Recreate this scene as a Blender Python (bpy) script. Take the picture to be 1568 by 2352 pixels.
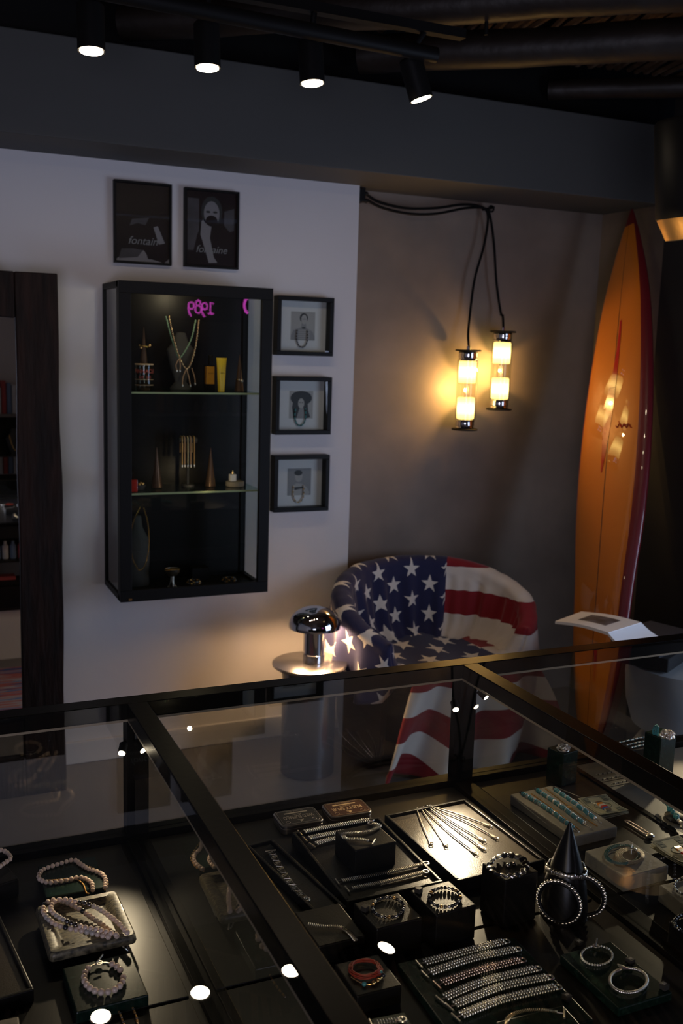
import bpy, math, random
import numpy as np
from mathutils import Vector, Matrix, noise
random.seed(7)
PI = math.pi
C = bpy.context.scene.collection
for o in list(bpy.data.objects): bpy.data.objects.remove(o)
scene = bpy.context.scene
scene.view_settings.view_transform = 'Standard'
scene.view_settings.look = 'None'
scene.view_settings.gamma = 1
scene.view_settings.use_curve_mapping = False
scene.view_settings.exposure = 0.0

# ------------------------------------------------------------------ camera
YAW, PITCH, ROLL, FPX, EYE = math.radians(24.219), math.radians(9.336), math.radians(-1.758), 2291.9, 1.65
F_ = Vector((math.sin(YAW)*math.cos(PITCH), math.cos(YAW)*math.cos(PITCH), -math.sin(PITCH)))
r0 = Vector((math.cos(YAW), -math.sin(YAW), 0)); d0 = F_.cross(r0)
RT = r0*math.cos(ROLL) + d0*math.sin(ROLL)
DN = -r0*math.sin(ROLL) + d0*math.cos(ROLL)
cam = bpy.data.cameras.new('camera'); camo = bpy.data.objects.new('camera', cam); C.objects.link(camo)
camo.matrix_world = Matrix(((RT.x, -DN.x, -F_.x, 0), (RT.y, -DN.y, -F_.y, 0), (RT.z, -DN.z, -F_.z, EYE), (0, 0, 0, 1)))
cam.sensor_fit = 'VERTICAL'; cam.sensor_height = 36; cam.sensor_width = 24
cam.lens = 36*FPX/2352
cam.clip_start = .02
cam.dof.use_dof = True; cam.dof.focus_distance = 1.85; cam.dof.aperture_fstop = 7.0
scene.camera = camo

def ray(px, py): return RT*((px-784)/FPX) + DN*((py-1176)/FPX) + F_
def onz(px, py, z): d = ray(px, py); return Vector((0, 0, EYE)) + d*((z-EYE)/d.z)
def ony(px, py, y): d = ray(px, py); return Vector((0, 0, EYE)) + d*(y/d.y)

# ------------------------------------------------------------------ world and large lights
w = bpy.data.worlds.new('world'); scene.world = w; w.use_nodes = True
w.node_tree.nodes['Background'].inputs[0].default_value = (.45, .58, 1, 1)
w.node_tree.nodes['Background'].inputs[1].default_value = .15

def area(name, loc, target, sx, sy, col, energy, spread=PI):
    l = bpy.data.lights.new(name, 'AREA'); l.shape = 'RECTANGLE'; l.size = sx; l.size_y = sy
    l.color = col; l.energy = energy; l.spread = spread
    o = bpy.data.objects.new(name, l); C.objects.link(o); o.location = loc
    o.rotation_euler = (Vector(target)-Vector(loc)).to_track_quat('-Z', 'Y').to_euler(); return o
def point(name, loc, col, energy, rad=.02):
    l = bpy.data.lights.new(name, 'POINT'); l.color = col; l.energy = energy; l.shadow_soft_size = rad
    o = bpy.data.objects.new(name, l); C.objects.link(o); o.location = loc; return o
def spot(name, loc, target, col, energy, ang, blend=.5, rad=.008):
    l = bpy.data.lights.new(name, 'SPOT'); l.color = col; l.energy = energy; l.shadow_soft_size = rad
    l.spot_size = math.radians(ang); l.spot_blend = blend
    o = bpy.data.objects.new(name, l); C.objects.link(o); o.location = loc
    o.rotation_euler = (Vector(target)-Vector(loc)).to_track_quat('-Z', 'Y').to_euler(); return o
# daylight entering through the shop window in the right hand wall and the doorway in the back wall
area('daylight_window', (3.35, 1.45, .98), (1.2, 3.2, .6), 1.5, 1.3, (.60, .71, 1.0), 33)
area('daylight_doorway', (-.9, -2.3, .9), (1.0, 3.8, .5), 1.3, 1.4, (.80, .78, 1.0), 44)

# ------------------------------------------------------------------ materials
MATS = {}
def nt(m): return m.node_tree.nodes, m.node_tree.links
def mat(name, col, rough=.5, metal=0, bump=0, bscale=40, var=0, vscale=6, col2=None, spec=.5, coat=0, stretch=None, emit=None, es=0, detail=6):
    m = bpy.data.materials.new(name); m.use_nodes = True; MATS[name] = m
    N, L = nt(m); b = N['Principled BSDF']
    b.inputs['Base Color'].default_value = (*col, 1); b.inputs['Roughness'].default_value = rough
    b.inputs['Metallic'].default_value = metal; b.inputs['Specular IOR Level'].default_value = spec
    b.inputs['Coat Weight'].default_value = coat; b.inputs['Coat Roughness'].default_value = .02
    if emit: b.inputs['Emission Color'].default_value = (*emit, 1); b.inputs['Emission Strength'].default_value = es
    if bump or var:
        tc = N.new('ShaderNodeTexCoord'); mp = N.new('ShaderNodeMapping'); L.new(tc.outputs['Object'], mp.inputs[0])
        if stretch: mp.inputs['Scale'].default_value = stretch
    if bump:
        n = N.new('ShaderNodeTexNoise'); n.inputs['Scale'].default_value = bscale; n.inputs['Detail'].default_value = 4
        L.new(mp.outputs[0], n.inputs['Vector'])
        bp = N.new('ShaderNodeBump'); bp.inputs['Strength'].default_value = bump; bp.inputs['Distance'].default_value = .01
        L.new(n.outputs['Fac'], bp.inputs['Height']); L.new(bp.outputs[0], b.inputs['Normal'])
    if var:
        n = N.new('ShaderNodeTexNoise'); n.inputs['Scale'].default_value = vscale; n.inputs['Detail'].default_value = detail
        L.new(mp.outputs[0], n.inputs['Vector'])
        cr = N.new('ShaderNodeValToRGB'); cr.color_ramp.elements[0].position = .5-.5*min(1, 1/(1+3*var)); cr.color_ramp.elements[1].position = .5+.5*min(1, 1/(1+3*var))
        c2 = col2 or tuple(c*(1-var) for c in col)
        cr.color_ramp.elements[0].color = (*c2, 1); cr.color_ramp.elements[1].color = (*col, 1)
        L.new(n.outputs['Fac'], cr.inputs[0]); L.new(cr.outputs[0], b.inputs['Base Color'])
    return m
def glassmat(name, tint=(.93, .96, .94), ior=1.55):
    m = bpy.data.materials.new(name); m.use_nodes = True; N, L = nt(m); N.clear(); MATS[name] = m
    out = N.new('ShaderNodeOutputMaterial'); mix = N.new('ShaderNodeMixShader')
    t = N.new('ShaderNodeBsdfTransparent'); t.inputs[0].default_value = (*tint, 1)
    g = N.new('ShaderNodeBsdfGlossy'); g.inputs['Roughness'].default_value = 0
    f = N.new('ShaderNodeFresnel'); f.inputs[0].default_value = ior
    ge = N.new('ShaderNodeNewGeometry'); s = N.new('ShaderNodeMath'); s.operation = 'SUBTRACT'; s.inputs[0].default_value = 1
    mu = N.new('ShaderNodeMath'); mu.operation = 'MULTIPLY'
    L.new(ge.outputs['Backfacing'], s.inputs[1]); L.new(s.outputs[0], mu.inputs[0]); L.new(f.outputs[0], mu.inputs[1])
    L.new(mu.outputs[0], mix.inputs[0]); L.new(t.outputs[0], mix.inputs[1]); L.new(g.outputs[0], mix.inputs[2]); L.new(mix.outputs[0], out.inputs[0])
    return m
def emitmat(name, col, s):
    m = bpy.data.materials.new(name); m.use_nodes = True; N, L = nt(m); N.clear(); MATS[name] = m
    out = N.new('ShaderNodeOutputMaterial'); e = N.new('ShaderNodeEmission'); e.inputs[0].default_value = (*col, 1); e.inputs[1].default_value = s
    L.new(e.outputs[0], out.inputs[0]); return m

M_white = mat('white_plaster', (.68, .66, .66), .75, bump=.05, bscale=60, var=.06, vscale=3)
M_conc = mat('polished_concrete', (.26, .205, .16), .6, bump=.12, bscale=18, var=.45, vscale=2.6, detail=8)
M_beam = mat('beam_concrete', (.072, .072, .068), .7, bump=.06, bscale=12, var=.2, vscale=2.2, stretch=(.5, 1, 1.4))
M_floor = mat('microcement_floor', (.17, .15, .135), .45, bump=.04, bscale=20, var=.3, vscale=3)
M_black = mat('black_paint', (.006, .006, .006), .5, spec=.18)
M_dwall = mat('unlit_concrete_dark', (.035, .033, .032), .7, var=.3, vscale=4)  # unlit concrete side wall: the shade is put into this colour
M_metal = mat('blackened_steel', (.005, .0045, .004), .30, spec=.07, bump=.02, bscale=80)
M_wood = mat('old_dark_wood', (.022, .010, .007), .7, spec=.2, bump=.9, bscale=14, var=.8, vscale=9, col2=(.008, .005, .004), stretch=(3, 3, .5))
M_log = mat('ceiling_log', (.02, .013, .009), .5, bump=.5, bscale=12, var=.5, vscale=5)
M_twig = mat('ceiling_twig', (.22, .13, .07), .75, bump=.5, bscale=30, var=.6, vscale=12)
M_silver = mat('silver', (.86, .80, .70), .30, metal=1)
M_gold = mat('gold', (.85, .58, .25), .25, metal=1)
M_brass = mat('brushed_brass', (.85, .50, .18), .42, metal=1, bump=.05, bscale=90)
M_oxid = mat('dark_silver', (.22, .20, .19), .25, metal=1)
M_chrome = mat('chrome', (.62, .63, .66), .04, metal=1)
M_steel = mat('brushed_steel', (.60, .57, .54), .27, metal=1, bump=.03, bscale=60, stretch=(1, 1, 12))
M_steeld = mat('dark_polished_steel', (.20, .20, .21), .25, metal=1)
M_leather = mat('black_leather', (.007, .006, .005), .38, spec=.3, bump=.08, bscale=420)
M_tray = mat('brown_black_leather', (.055, .041, .028), .34, spec=.6, bump=.10, bscale=520)
M_mat = mat('black_base_board', (.008, .0062, .0048), .38, spec=.3, var=.3, vscale=8)
M_beige = mat('grey_base_board', (.20, .18, .155), .6, var=.15, vscale=8)
M_green = mat('green_marble', (.005, .017, .011), .25, spec=.25, var=.8, vscale=95, col2=(.018, .045, .03), coat=0)
for e in M_green.node_tree.nodes:
    if e.type == 'VALTORGB': e.color_ramp.elements[0].position = .22; e.color_ramp.elements[1].position = .48
M_marble = mat('veined_olive_marble', (.24, .20, .12), .40, var=.9, vscale=110, col2=(.04, .036, .024), coat=.15, spec=.4, stretch=(1, 3.5, 1), bump=.08, bscale=120)
M_stone = mat('beige_stone', (.27, .235, .185), .65, bump=.1, bscale=90, var=.12, vscale=20)
M_pearl = mat('pearl', (.86, .66, .54), .22, coat=.5)
M_pearl2 = mat('grey_pearl', (.62, .55, .50), .2, coat=.6)
M_dbead = mat('dark_bead', (.02, .021, .027), .15, coat=.5)
M_turq = mat('turquoise', (.09, .42, .45), .3, var=.4, vscale=160, coat=.3)
M_tdark = mat('turquoise_cord', (.07, .20, .20), .4)
M_red = mat('red_cord', (.42, .045, .02), .55)
M_tin = mat('tin_steel', (.42, .38, .34), .32, metal=1)
M_tinbr = mat('tin_print_brown', (.075, .030, .018), .4, spec=.3)
M_tinbk = mat('tin_print_dark', (.03, .028, .027), .4, spec=.3)
M_ink = mat('cream_print', (.75, .52, .28), .5)
M_ink2 = mat('grey_print', (.42, .37, .31), .5)
M_bill = mat('banknote_paper', (.50, .46, .30), .7, var=.2, vscale=60)
M_bink = mat('banknote_ink', (.13, .14, .10), .7)
M_orange = mat('surfboard_orange', (.62, .20, .018), .5, spec=.2, coat=1, var=.12, vscale=3)
M_dred = mat('surfboard_red', (.16, .008, .014), .4, coat=1)
M_bolt = mat('bolt_red', (.45, .02, .012), .2, coat=1)
M_stringer = mat('surfboard_stringer', (.03, .012, .006), .25, coat=1)
M_dfab = mat('chair_black_fabric', (.018, .017, .019), .9, bump=.3, bscale=200)
M_paper = mat('paper', (.80, .79, .80), .6)
M_page = mat('photo_print_grey', (.12, .14, .19), .5, var=.7, vscale=22, col2=(.02, .025, .04))
M_planter = mat('grey_plaster_stool', (.46, .47, .49), .65, bump=.08, bscale=40, var=.12, vscale=5)
M_cable = mat('black_cable', (.006, .006, .006), .6, spec=.1)
M_ph1 = mat('photo_mid_grey', (.30, .29, .30), .5)
M_ph2 = mat('photo_dark', (.035, .033, .035), .5)
M_ph3 = mat('photo_light', (.45, .43, .42), .5)
M_pd = mat('poster_dark', (.020, .008, .012), .35, var=.5, vscale=9)
M_pp = mat('poster_grey', (.11, .095, .11), .4, var=.5, vscale=14)
M_ppl = mat('poster_light', (.30, .27, .29), .4)
M_yel = mat('yellow_tube', (.85, .58, .03), .35)
M_oran = mat('orange_bottle', (.80, .32, .03), .2, coat=.5)
M_redlq = mat('red_bottle', (.45, .03, .02), .2, coat=.5)
M_cone = mat('bronze_cone', (.14, .085, .055), .3, metal=.6)
M_conb = mat('black_cone', (.005, .0045, .004), .33, spec=.25)
M_bust = mat('charcoal_bust', (.05, .048, .045), .8)
M_tag = mat('price_cube', (.05, .045, .04), .4)
M_alu = mat('rail_glint_bronze', (.38, .30, .20), .45, metal=.3)
M_mirror = mat('mirror_silver', (.80, .82, .84), .01, metal=1)
M_pinkm = emitmat('pink_neon', (1, .10, .82), 9.0)
M_glass = glassmat('case_glass', (.94, .955, .95), 1.5)
M_cabg = glassmat('cabinet_glass', (.90, .92, .91), 1.6)
M_shelfg = glassmat('shelf_glass', (.70, .85, .74), 1.6)
M_edge = mat('glass_shelf_edge', (.42, .50, .28), .2, coat=1)
M_tumb = glassmat('tumbler_glass', (.80, .82, .78), 1.6)
M_led = emitmat('led_face', (1, .80, .55), 60)
M_lens = emitmat('spotlight_face', (1, .80, .56), 110)
# rug: stripes
M_rug = mat('rug_wool', (.35, .12, .10), .95)
N, L = nt(M_rug); tc = N.new('ShaderNodeTexCoord'); wv = N.new('ShaderNodeTexNoise'); mp = N.new('ShaderNodeMapping')
mp.inputs['Scale'].default_value = (.6, 9, 1); wv.inputs['Scale'].default_value = 2; wv.inputs['Detail'].default_value = 3
cr = N.new('ShaderNodeValToRGB'); cr.color_ramp.interpolation = 'CONSTANT'
for p, c in ((.0, (.05, .08, .2)), (.42, (.40, .10, .08)), (.5, (.35, .30, .30)), (.56, (.10, .16, .32)), (.62, (.45, .14, .10))):
    e = cr.color_ramp.elements.new(p) if p > 0 else cr.color_ramp.elements[0]; e.position = p; e.color = (*c, 1)
L.new(tc.outputs['Object'], mp.inputs[0]); L.new(mp.outputs[0], wv.inputs['Vector']); L.new(wv.outputs['Fac'], cr.inputs[0]); L.new(cr.outputs[0], N['Principled BSDF'].inputs['Base Color'])

# flag cloth: pattern computed from the cloth's own coordinates (metres: u along the stripes, v across them)
def flagmat():
    m = bpy.data.materials.new('flag_cloth'); m.use_nodes = True; N, L = nt(m); b = N['Principled BSDF']
    b.inputs['Roughness'].default_value = .85; b.inputs['Sheen Weight'].default_value = .2
    uv = N.new('ShaderNodeUVMap'); uv.uv_map = 'cloth'; sp = N.new('ShaderNodeSeparateXYZ'); L.new(uv.outputs[0], sp.inputs[0])
    def mth(op, a, bb=None):
        n = N.new('ShaderNodeMath'); n.operation = op
        for i, x in enumerate((a, bb)):
            if x is None: continue
            if isinstance(x, (int, float)): n.inputs[i].default_value = x
            else: L.new(x, n.inputs[i])
        return n.outputs[0]
    U, V = sp.outputs[0], sp.outputs[1]
    SW, SH, R = .200, .146, .046
    def lattice(ou, ov):
        a = mth('MULTIPLY', mth('SUBTRACT', mth('FLOORED_MODULO', mth('ADD', mth('DIVIDE', U, SW), .5+ou), 1.0), .5), SW)
        c = mth('MULTIPLY', mth('SUBTRACT', mth('FLOORED_MODULO', mth('ADD', mth('DIVIDE', V, SH), .5+ov), 1.0), .5), -SH)
        r = mth('SQRT', mth('ADD', mth('MULTIPLY', a, a), mth('MULTIPLY', c, c)))
        th = mth('ARCTAN2', a, c)
        ph = mth('ABSOLUTE', mth('SUBTRACT', mth('FLOORED_MODULO', mth('ADD', th, PI/5), 2*PI/5), PI/5))
        ri = R*.40; nx = ri*math.sin(PI/5); ny = R-ri*math.cos(PI/5)
        q = mth('ADD', mth('MULTIPLY', mth('MULTIPLY', r, mth('COSINE', ph)), nx), mth('MULTIPLY', mth('MULTIPLY', r, mth('SINE', ph)), ny))
        return mth('LESS_THAN', q, R*nx)
    star = mth('MAXIMUM', lattice(.42, -.25), lattice(.92, .25))
    canton = mth('MULTIPLY', mth('LESS_THAN', U, 0.0), mth('LESS_THAN', V, .69))
    stripe = mth('LESS_THAN', mth('FLOORED_MODULO', mth('DIVIDE', mth('ABSOLUTE', V), .115*2), 1.0), .5)
    def mix(f, c1, c2):
        n = N.new('ShaderNodeMix'); n.data_type = 'RGBA'; L.new(f, n.inputs[0])
        for i, x in ((6, c1), (7, c2)):
            if isinstance(x, tuple): n.inputs[i].default_value = (*x, 1)
            else: L.new(x, n.inputs[i])
        return n.outputs[2]
    stars = mix(star, (.013, .015, .068), (.80, .74, .66))
    strp = mix(stripe, (.80, .72, .64), (.27, .006, .013))
    col = mix(canton, strp, stars); L.new(col, b.inputs['Base Color'])
    n = N.new('ShaderNodeTexNoise'); n.inputs['Scale'].default_value = 350; bp = N.new('ShaderNodeBump'); bp.inputs['Strength'].default_value = .15; bp.inputs['Distance'].default_value = .002
    L.new(uv.outputs[0], n.inputs['Vector']); L.new(n.outputs['Fac'], bp.inputs['Height']); L.new(bp.outputs[0], b.inputs['Normal'])
    return m
M_flag = flagmat()
# pendant lamp diffuser: brightest next to the bulb at mid height
def diffuser():
    m = bpy.data.materials.new('lamp_diffuser'); m.use_nodes = True; N, L = nt(m); N.clear()
    out = N.new('ShaderNodeOutputMaterial'); e = N.new('ShaderNodeEmission'); e.inputs[0].default_value = (1, .68, .20, 1)
    tc = N.new('ShaderNodeTexCoord'); sp = N.new('ShaderNodeSeparateXYZ'); L.new(tc.outputs['Generated'], sp.inputs[0])
    cr = N.new('ShaderNodeValToRGB'); els = cr.color_ramp.elements
    els[0].position = 0; els[0].color = (.22, .22, .22, 1); els[1].position = 1; els[1].color = (.22, .22, .22, 1)
    for p, v in ((.18, .35), (.5, 1), (.82, .35)): x = els.new(p); x.color = (v, v, v, 1)
    mu = N.new('ShaderNodeMath'); mu.operation = 'MULTIPLY'; mu.inputs[1].default_value = 12
    L.new(sp.outputs[2], cr.inputs[0]); L.new(cr.outputs[0], mu.inputs[0]); L.new(mu.outputs[0], e.inputs[1]); L.new(e.outputs[0], out.inputs[0]); return m
M_diff = diffuser()

# ------------------------------------------------------------------ mesh builder
class MB:
    def __init__(s): s.v = []; s.f = []; s.m = []; s.mats = []; s.uv = None
    def mi(s, m):
        if m not in s.mats: s.mats.append(m)
        return s.mats.index(m)
    def add(s, vs, fs, m):
        k = len(s.v); s.v += [Vector(p) for p in vs]; i = s.mi(m)
        for f in fs: s.f.append([a+k for a in f]); s.m.append(i)
        return s
    def prism(s, top, h, m):           # polygon (list of Vector, counter-clockwise from above) extruded down by h
        n = len(top); b = [Vector((p[0], p[1], p[2]-h)) for p in top]
        return s.add(list(top)+b, [list(range(n)), list(range(2*n-1, n-1, -1))]+[[i, n+i, n+(i+1) % n, (i+1) % n] for i in range(n)], m)
    def box(s, c, size, m, rz=0, ax=None):
        x, y, z = [a/2 for a in size]; R = Matrix.Rotation(rz, 3, 'Z') if ax is None else ax
        vs = [Vector(c)+R @ Vector((a, b, d)) for a in (-x, x) for b in (-y, y) for d in (-z, z)]
        return s.add(vs, [[0, 1, 3, 2], [4, 6, 7, 5], [0, 4, 5, 1], [2, 3, 7, 6], [0, 2, 6, 4], [1, 5, 7, 3]], m)
    def bx(s, x0, x1, y0, y1, z0, z1, m): return s.box(((x0+x1)/2, (y0+y1)/2, (z0+z1)/2), (abs(x1-x0), abs(y1-y0), abs(z1-z0)), m)
    def sph(s, c, r, m, n=10, k=7, sc=(1, 1, 1), R=None):
        c = Vector(c); vs = [Vector((0, 0, 1))]; fs = []
        for i in range(1, k):
            t = PI*i/k
            for j in range(n): a = 2*PI*j/n; vs.append(Vector((math.sin(t)*math.cos(a), math.sin(t)*math.sin(a), math.cos(t))))
        vs.append(Vector((0, 0, -1)))
        for j in range(n):
            fs.append([0, 1+j, 1+(j+1) % n])
            for i in range(k-2): a = 1+i*n; fs.append([a+j, a+n+j, a+n+(j+1) % n, a+(j+1) % n])
            fs.append([len(vs)-1, 1+(k-2)*n+(j+1) % n, 1+(k-2)*n+j])
        o = []
        for p in vs:
            q = Vector((p.x*r*sc[0], p.y*r*sc[1], p.z*r*sc[2]))
            if R is not None: q = R @ q
            o.append(c+q)
        return s.add(o, fs, m)
    def tube(s, pts, r, m, n=8, closed=False, caps=True):
        pts = [Vector(p) for p in pts]; k = len(pts); rs = r if isinstance(r, (list, tuple)) else [r]*k; vs = []; fs = []
        up = Vector((0, 0, 1)); prev = None
        for i, p in enumerate(pts):
            a = pts[i-1] if (i or closed) else p; b = pts[(i+1) % k] if (i < k-1 or closed) else p
            t = (b-a).normalized() if (b-a).length > 1e-9 else Vector((0, 0, 1))
            if prev is None: x = t.cross(up) if abs(t.z) < .95 else t.cross(Vector((1, 0, 0)))
            else: x = prev-t*prev.dot(t)
            x.normalize(); y = t.cross(x); prev = x
            for j in range(n): ang = 2*PI*j/n; vs.append(p+(x*math.cos(ang)+y*math.sin(ang))*rs[i])
        for i in range(k if closed else k-1):
            a = i*n; b = ((i+1) % k)*n
            for j in range(n): fs.append([a+j, a+(j+1) % n, b+(j+1) % n, b+j])
        if caps and not closed: fs.append(list(range(n))[::-1]); fs.append([(k-1)*n+j for j in range(n)])
        return s.add(vs, fs, m)
    def cyl(s, a, b, r, m, n=20): return s.tube([a, b], r, m, n)
    def lathe(s, prof, c, m, n=32, sx=1, sy=1, R=None):   # prof: (r,z) from bottom to top
        vs = []; fs = []; c = Vector(c); k = len(prof)
        for r, z in prof:
            for j in range(n):
                a = 2*PI*j/n; q = Vector((r*math.cos(a)*sx, r*math.sin(a)*sy, z))
                vs.append(c+(R @ q if R is not None else q))
        for i in range(k-1):
            for j in range(n): fs.append([i*n+j, i*n+(j+1) % n, (i+1)*n+(j+1) % n, (i+1)*n+j])
        if prof[0][0] > 1e-6: fs.append(list(range(n))[::-1])
        if prof[-1][0] > 1e-6: fs.append([(k-1)*n+j for j in range(n)])
        return s.add(vs, fs, m)
    def torus(s, c, R_, r, m, nrm=(0, 0, 1), n=20, k=8, sx=1, sy=1, ax=None):
        nrm = Vector(nrm).normalized(); x = Vector(ax) if ax is not None else (nrm.cross(Vector((0, 1, 0))) if abs(nrm.y) < .9 else nrm.cross(Vector((1, 0, 0))))
        x.normalize(); y = nrm.cross(x)
        return s.tube([Vector(c)+x*(R_*sx*math.cos(2*PI*i/n))+y*(R_*sy*math.sin(2*PI*i/n)) for i in range(n)], r, m, k, closed=True)
    def text(s, body, org, right, up, size, m, depth=.0003, align='CENTER', shear=0, fit=None):
        cu = bpy.data.curves.new('lettering', 'FONT'); cu.body = body; cu.size = size; cu.align_x = align; cu.align_y = 'CENTER'; cu.extrude = depth; cu.shear = shear
        cu.resolution_u = 3
        o = bpy.data.objects.new('lettering', cu); C.objects.link(o); bpy.context.view_layer.update()
        me = bpy.data.meshes.new_from_object(o.evaluated_get(bpy.context.evaluated_depsgraph_get()))
        r = Vector(right).normalized(); u = Vector(up).normalized(); nn = r.cross(u)
        wx = max([v.co.x for v in me.vertices])-min([v.co.x for v in me.vertices]); kx_ = (fit/wx) if fit else 1
        s.add([Vector(org)+r*(v.co.x*kx_)+u*v.co.y+nn*v.co.z for v in me.vertices], [list(p.vertices) for p in me.polygons], m)
        bpy.data.objects.remove(o); bpy.data.curves.remove(cu); bpy.data.meshes.remove(me)
        return s
    def flat(s, pts2, org, right, up, off, m):       # planar printed shape, thin
        r = Vector(right); u = Vector(up); nn = r.cross(u).normalized()
        return s.add([Vector(org)+r*a+u*b+nn*off for a, b in pts2], [list(range(len(pts2)))], m)
    def build(s, name, parent=None, smooth=True, bevel=0, sub=0, segs=2, rot=None, kind=None, label=None, cat=None, group=None, origin=None):
        me = bpy.data.meshes.new(name); loc = parent.location if parent else Vector((0, 0, 0))
        if origin is None and not parent and s.v:
            xs = [v.x for v in s.v]; ys = [v.y for v in s.v]; origin = Vector(((min(xs)+max(xs))/2, (min(ys)+max(ys))/2, min(v.z for v in s.v)))
        if parent and parent.parent: loc = parent.parent.location+parent.location
        base = Vector(origin) if (origin is not None and not parent) else loc
        me.from_pydata([tuple(v-base) for v in s.v], [], s.f); me.update()
        for m in s.mats: me.materials.append(m)
        me.polygons.foreach_set('material_index', s.m)
        if smooth:
            me.polygons.foreach_set('use_smooth', [True]*len(me.polygons))
            try: me.set_sharp_from_angle(angle=math.radians(40))
            except Exception: pass
        o = bpy.data.objects.new(name, me); C.objects.link(o)
        if parent: o.parent = parent
        else: o.location = base
        if bevel:
            b = o.modifiers.new('bevel', 'BEVEL'); b.width = bevel; b.segments = segs; b.limit_method = 'ANGLE'; b.angle_limit = math.radians(50)
        if sub: q = o.modifiers.new('sub', 'SUBSURF'); q.levels = sub; q.render_levels = sub
        if kind: o['kind'] = kind
        if label: o['label'] = label
        if cat: o['category'] = cat
        if group: o['group'] = group
        return o
def thing(name, label, cat, loc, group=None):
    o = bpy.data.objects.new(name, None); C.objects.link(o); o.location = loc; o.empty_display_size = .02
    o['label'] = label; o['category'] = cat
    if group: o['group'] = group
    return o
def struct(name, mb, **k): return mb.build(name, kind='structure', smooth=k.pop('smooth', False), **k)
def smoothpath(pts, step, closed=False):
    pts = [Vector(p) for p in pts]; n = len(pts); out = []
    rng = range(n) if closed else range(n-1)
    g = (lambda i: pts[i % n]) if closed else (lambda i: pts[max(0, min(n-1, i))])
    for i in rng:
        a, b, c, d = g(i-1), g(i), g(i+1), g(i+2)
        for k in range(16):
            t = k/16; out.append(.5*((2*b)+(c-a)*t+(2*a-5*b+4*c-d)*t*t+(3*b-a-3*c+d)*t**3))
    out.append(pts[0] if closed else pts[-1])
    res = [out[0]]; acc = 0
    for p, q in zip(out, out[1:]):
        l = (q-p).length; pos = 0
        while acc+(l-pos) >= step and l > 0:
            pos += step-acc; acc = 0; res.append(p.lerp(q, pos/l))
        acc += l-pos
    return res

# ================================================================== SETTING
ZC = 2.80
mb = MB().bx(-2.6, 3.2, -2.6, 4.1, -.1, 0, M_floor); struct('floor', mb)
mb = MB().bx(-2.6, 1.755, 3.82, 4.1, 0, 2.6, M_white); struct('wall_back', mb)
mb = MB().bx(1.755, 3.2, 3.93, 4.1, 0, 2.6, M_conc); struct('wall_niche', mb)
mb = MB().bx(3.06, 3.25, 3.5, 3.93, 0, 2.301, M_conc).bx(3.06, 3.25, 2.3, 3.5, 0, ZC, M_dwall).bx(3.06, 3.25, -2.6, .6, 0, ZC, M_dwall) \
    .bx(3.06, 3.25, .6, 2.3, 0, .25, M_dwall).bx(3.06, 3.25, .6, 2.3, 1.9, ZC, M_dwall); struct('wall_right', mb)
mb = MB().bx(-2.7, -2.6, -2.6, 4.1, 0, ZC, M_white); struct('wall_left', mb)
mb = MB().bx(-.2, 1.4, -2.1, -2.0, 0, ZC, M_white).bx(1.4, 3.2, -2.1, -2.0, 0, ZC, M_conc).bx(-2.6, -1.6, -2.1, -2.0, 0, ZC, M_white).bx(-1.6, -.2, -2.1, -2.0, 2.3, ZC, M_white); struct('wall_front', mb)
mb = MB().bx(-2.6, 3.2, 3.516, 3.93, 2.301, 2.62, M_beam); struct('trim_1', mb, bevel=.004)
mb = MB().bx(-2.6, 3.2, 3.62, 4.1, 2.62, ZC+.06, M_black); struct('trim_5', mb)  # black board stands in for the shaded gap above the beam
mb = MB().bx(-2.6, 1.755, 3.805, 3.82, 0, .09, M_white); struct('baseboard_back', mb, bevel=.003)
mb = MB()
for y in (.62, 1.45, 2.28): mb.bx(3.1, 3.14, y-.025, y+.025, .25, 1.9, M_black)
for z in (.27, 1.88): mb.bx(3.1, 3.14, .6, 2.3, z-.025, z+.025, M_black)
mb.bx(3.115, 3.121, .6, 2.3, .25, 1.9, M_cabg); struct('window_1', mb)
# ceiling: board, twig mat and crooked round logs
mb = MB().bx(-2.6, 3.2, -2.1, 4.1, ZC+.06, ZC+.12, M_black)
dl = Vector((-.77, .64, 0)); dt = Vector((.25, .97, 0))
def twig(p, d, L_, r):
    pts = []; q = Vector(p); n_ = 9; sd = random.random()*50
    side = Vector((d.y, -d.x, 0))
    for i in range(n_+1):
        t = i/n_*L_; wob = .03*noise.noise(Vector((sd, t*3, 0)))+.008*noise.noise(Vector((sd, t*11, 3)))
        pts.append(q+d*t+side*wob+Vector((0, 0, .02*noise.noise(Vector((sd, t*2, 9))))))
    mb.tube(pts, [r*(1.1-.3*i/n_) for i in range(n_+1)], M_twig, 6)
x = -2.3
while x < 3.1:
    twig((x, 1.3, ZC+.02), dt, 2.3, random.uniform(.012, .022)); x += random.uniform(.035, .06)
x = -2.3
while x < 3.1:
    twig((x-.3, -1.9, ZC+.02), dt, 3.3, random.uniform(.012, .022)); x += random.uniform(.05, .07)
struct('ceiling', mb, smooth=True)
k = 1
for (px, py, r) in ((740, 25, .06), (1000, 120, .065), (1180, 212, .04)):
    p = onz(px, py, ZC-.09); k += 1
    mb = MB(); pts = []
    for i in range(-26, 27):
        q = p+dl*(i*.14); q.z += .012*noise.noise(q*2.0)
        if -2.55 < q.x < 3.02 and -1.9 < q.y < 3.61: pts.append(q)
    mb.tube(pts, [r*(1+.12*noise.noise(Vector((i*.7, k, 0)))) for i in range(len(pts))], M_log, 16); struct('trim_%d' % k, mb, smooth=True)

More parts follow.
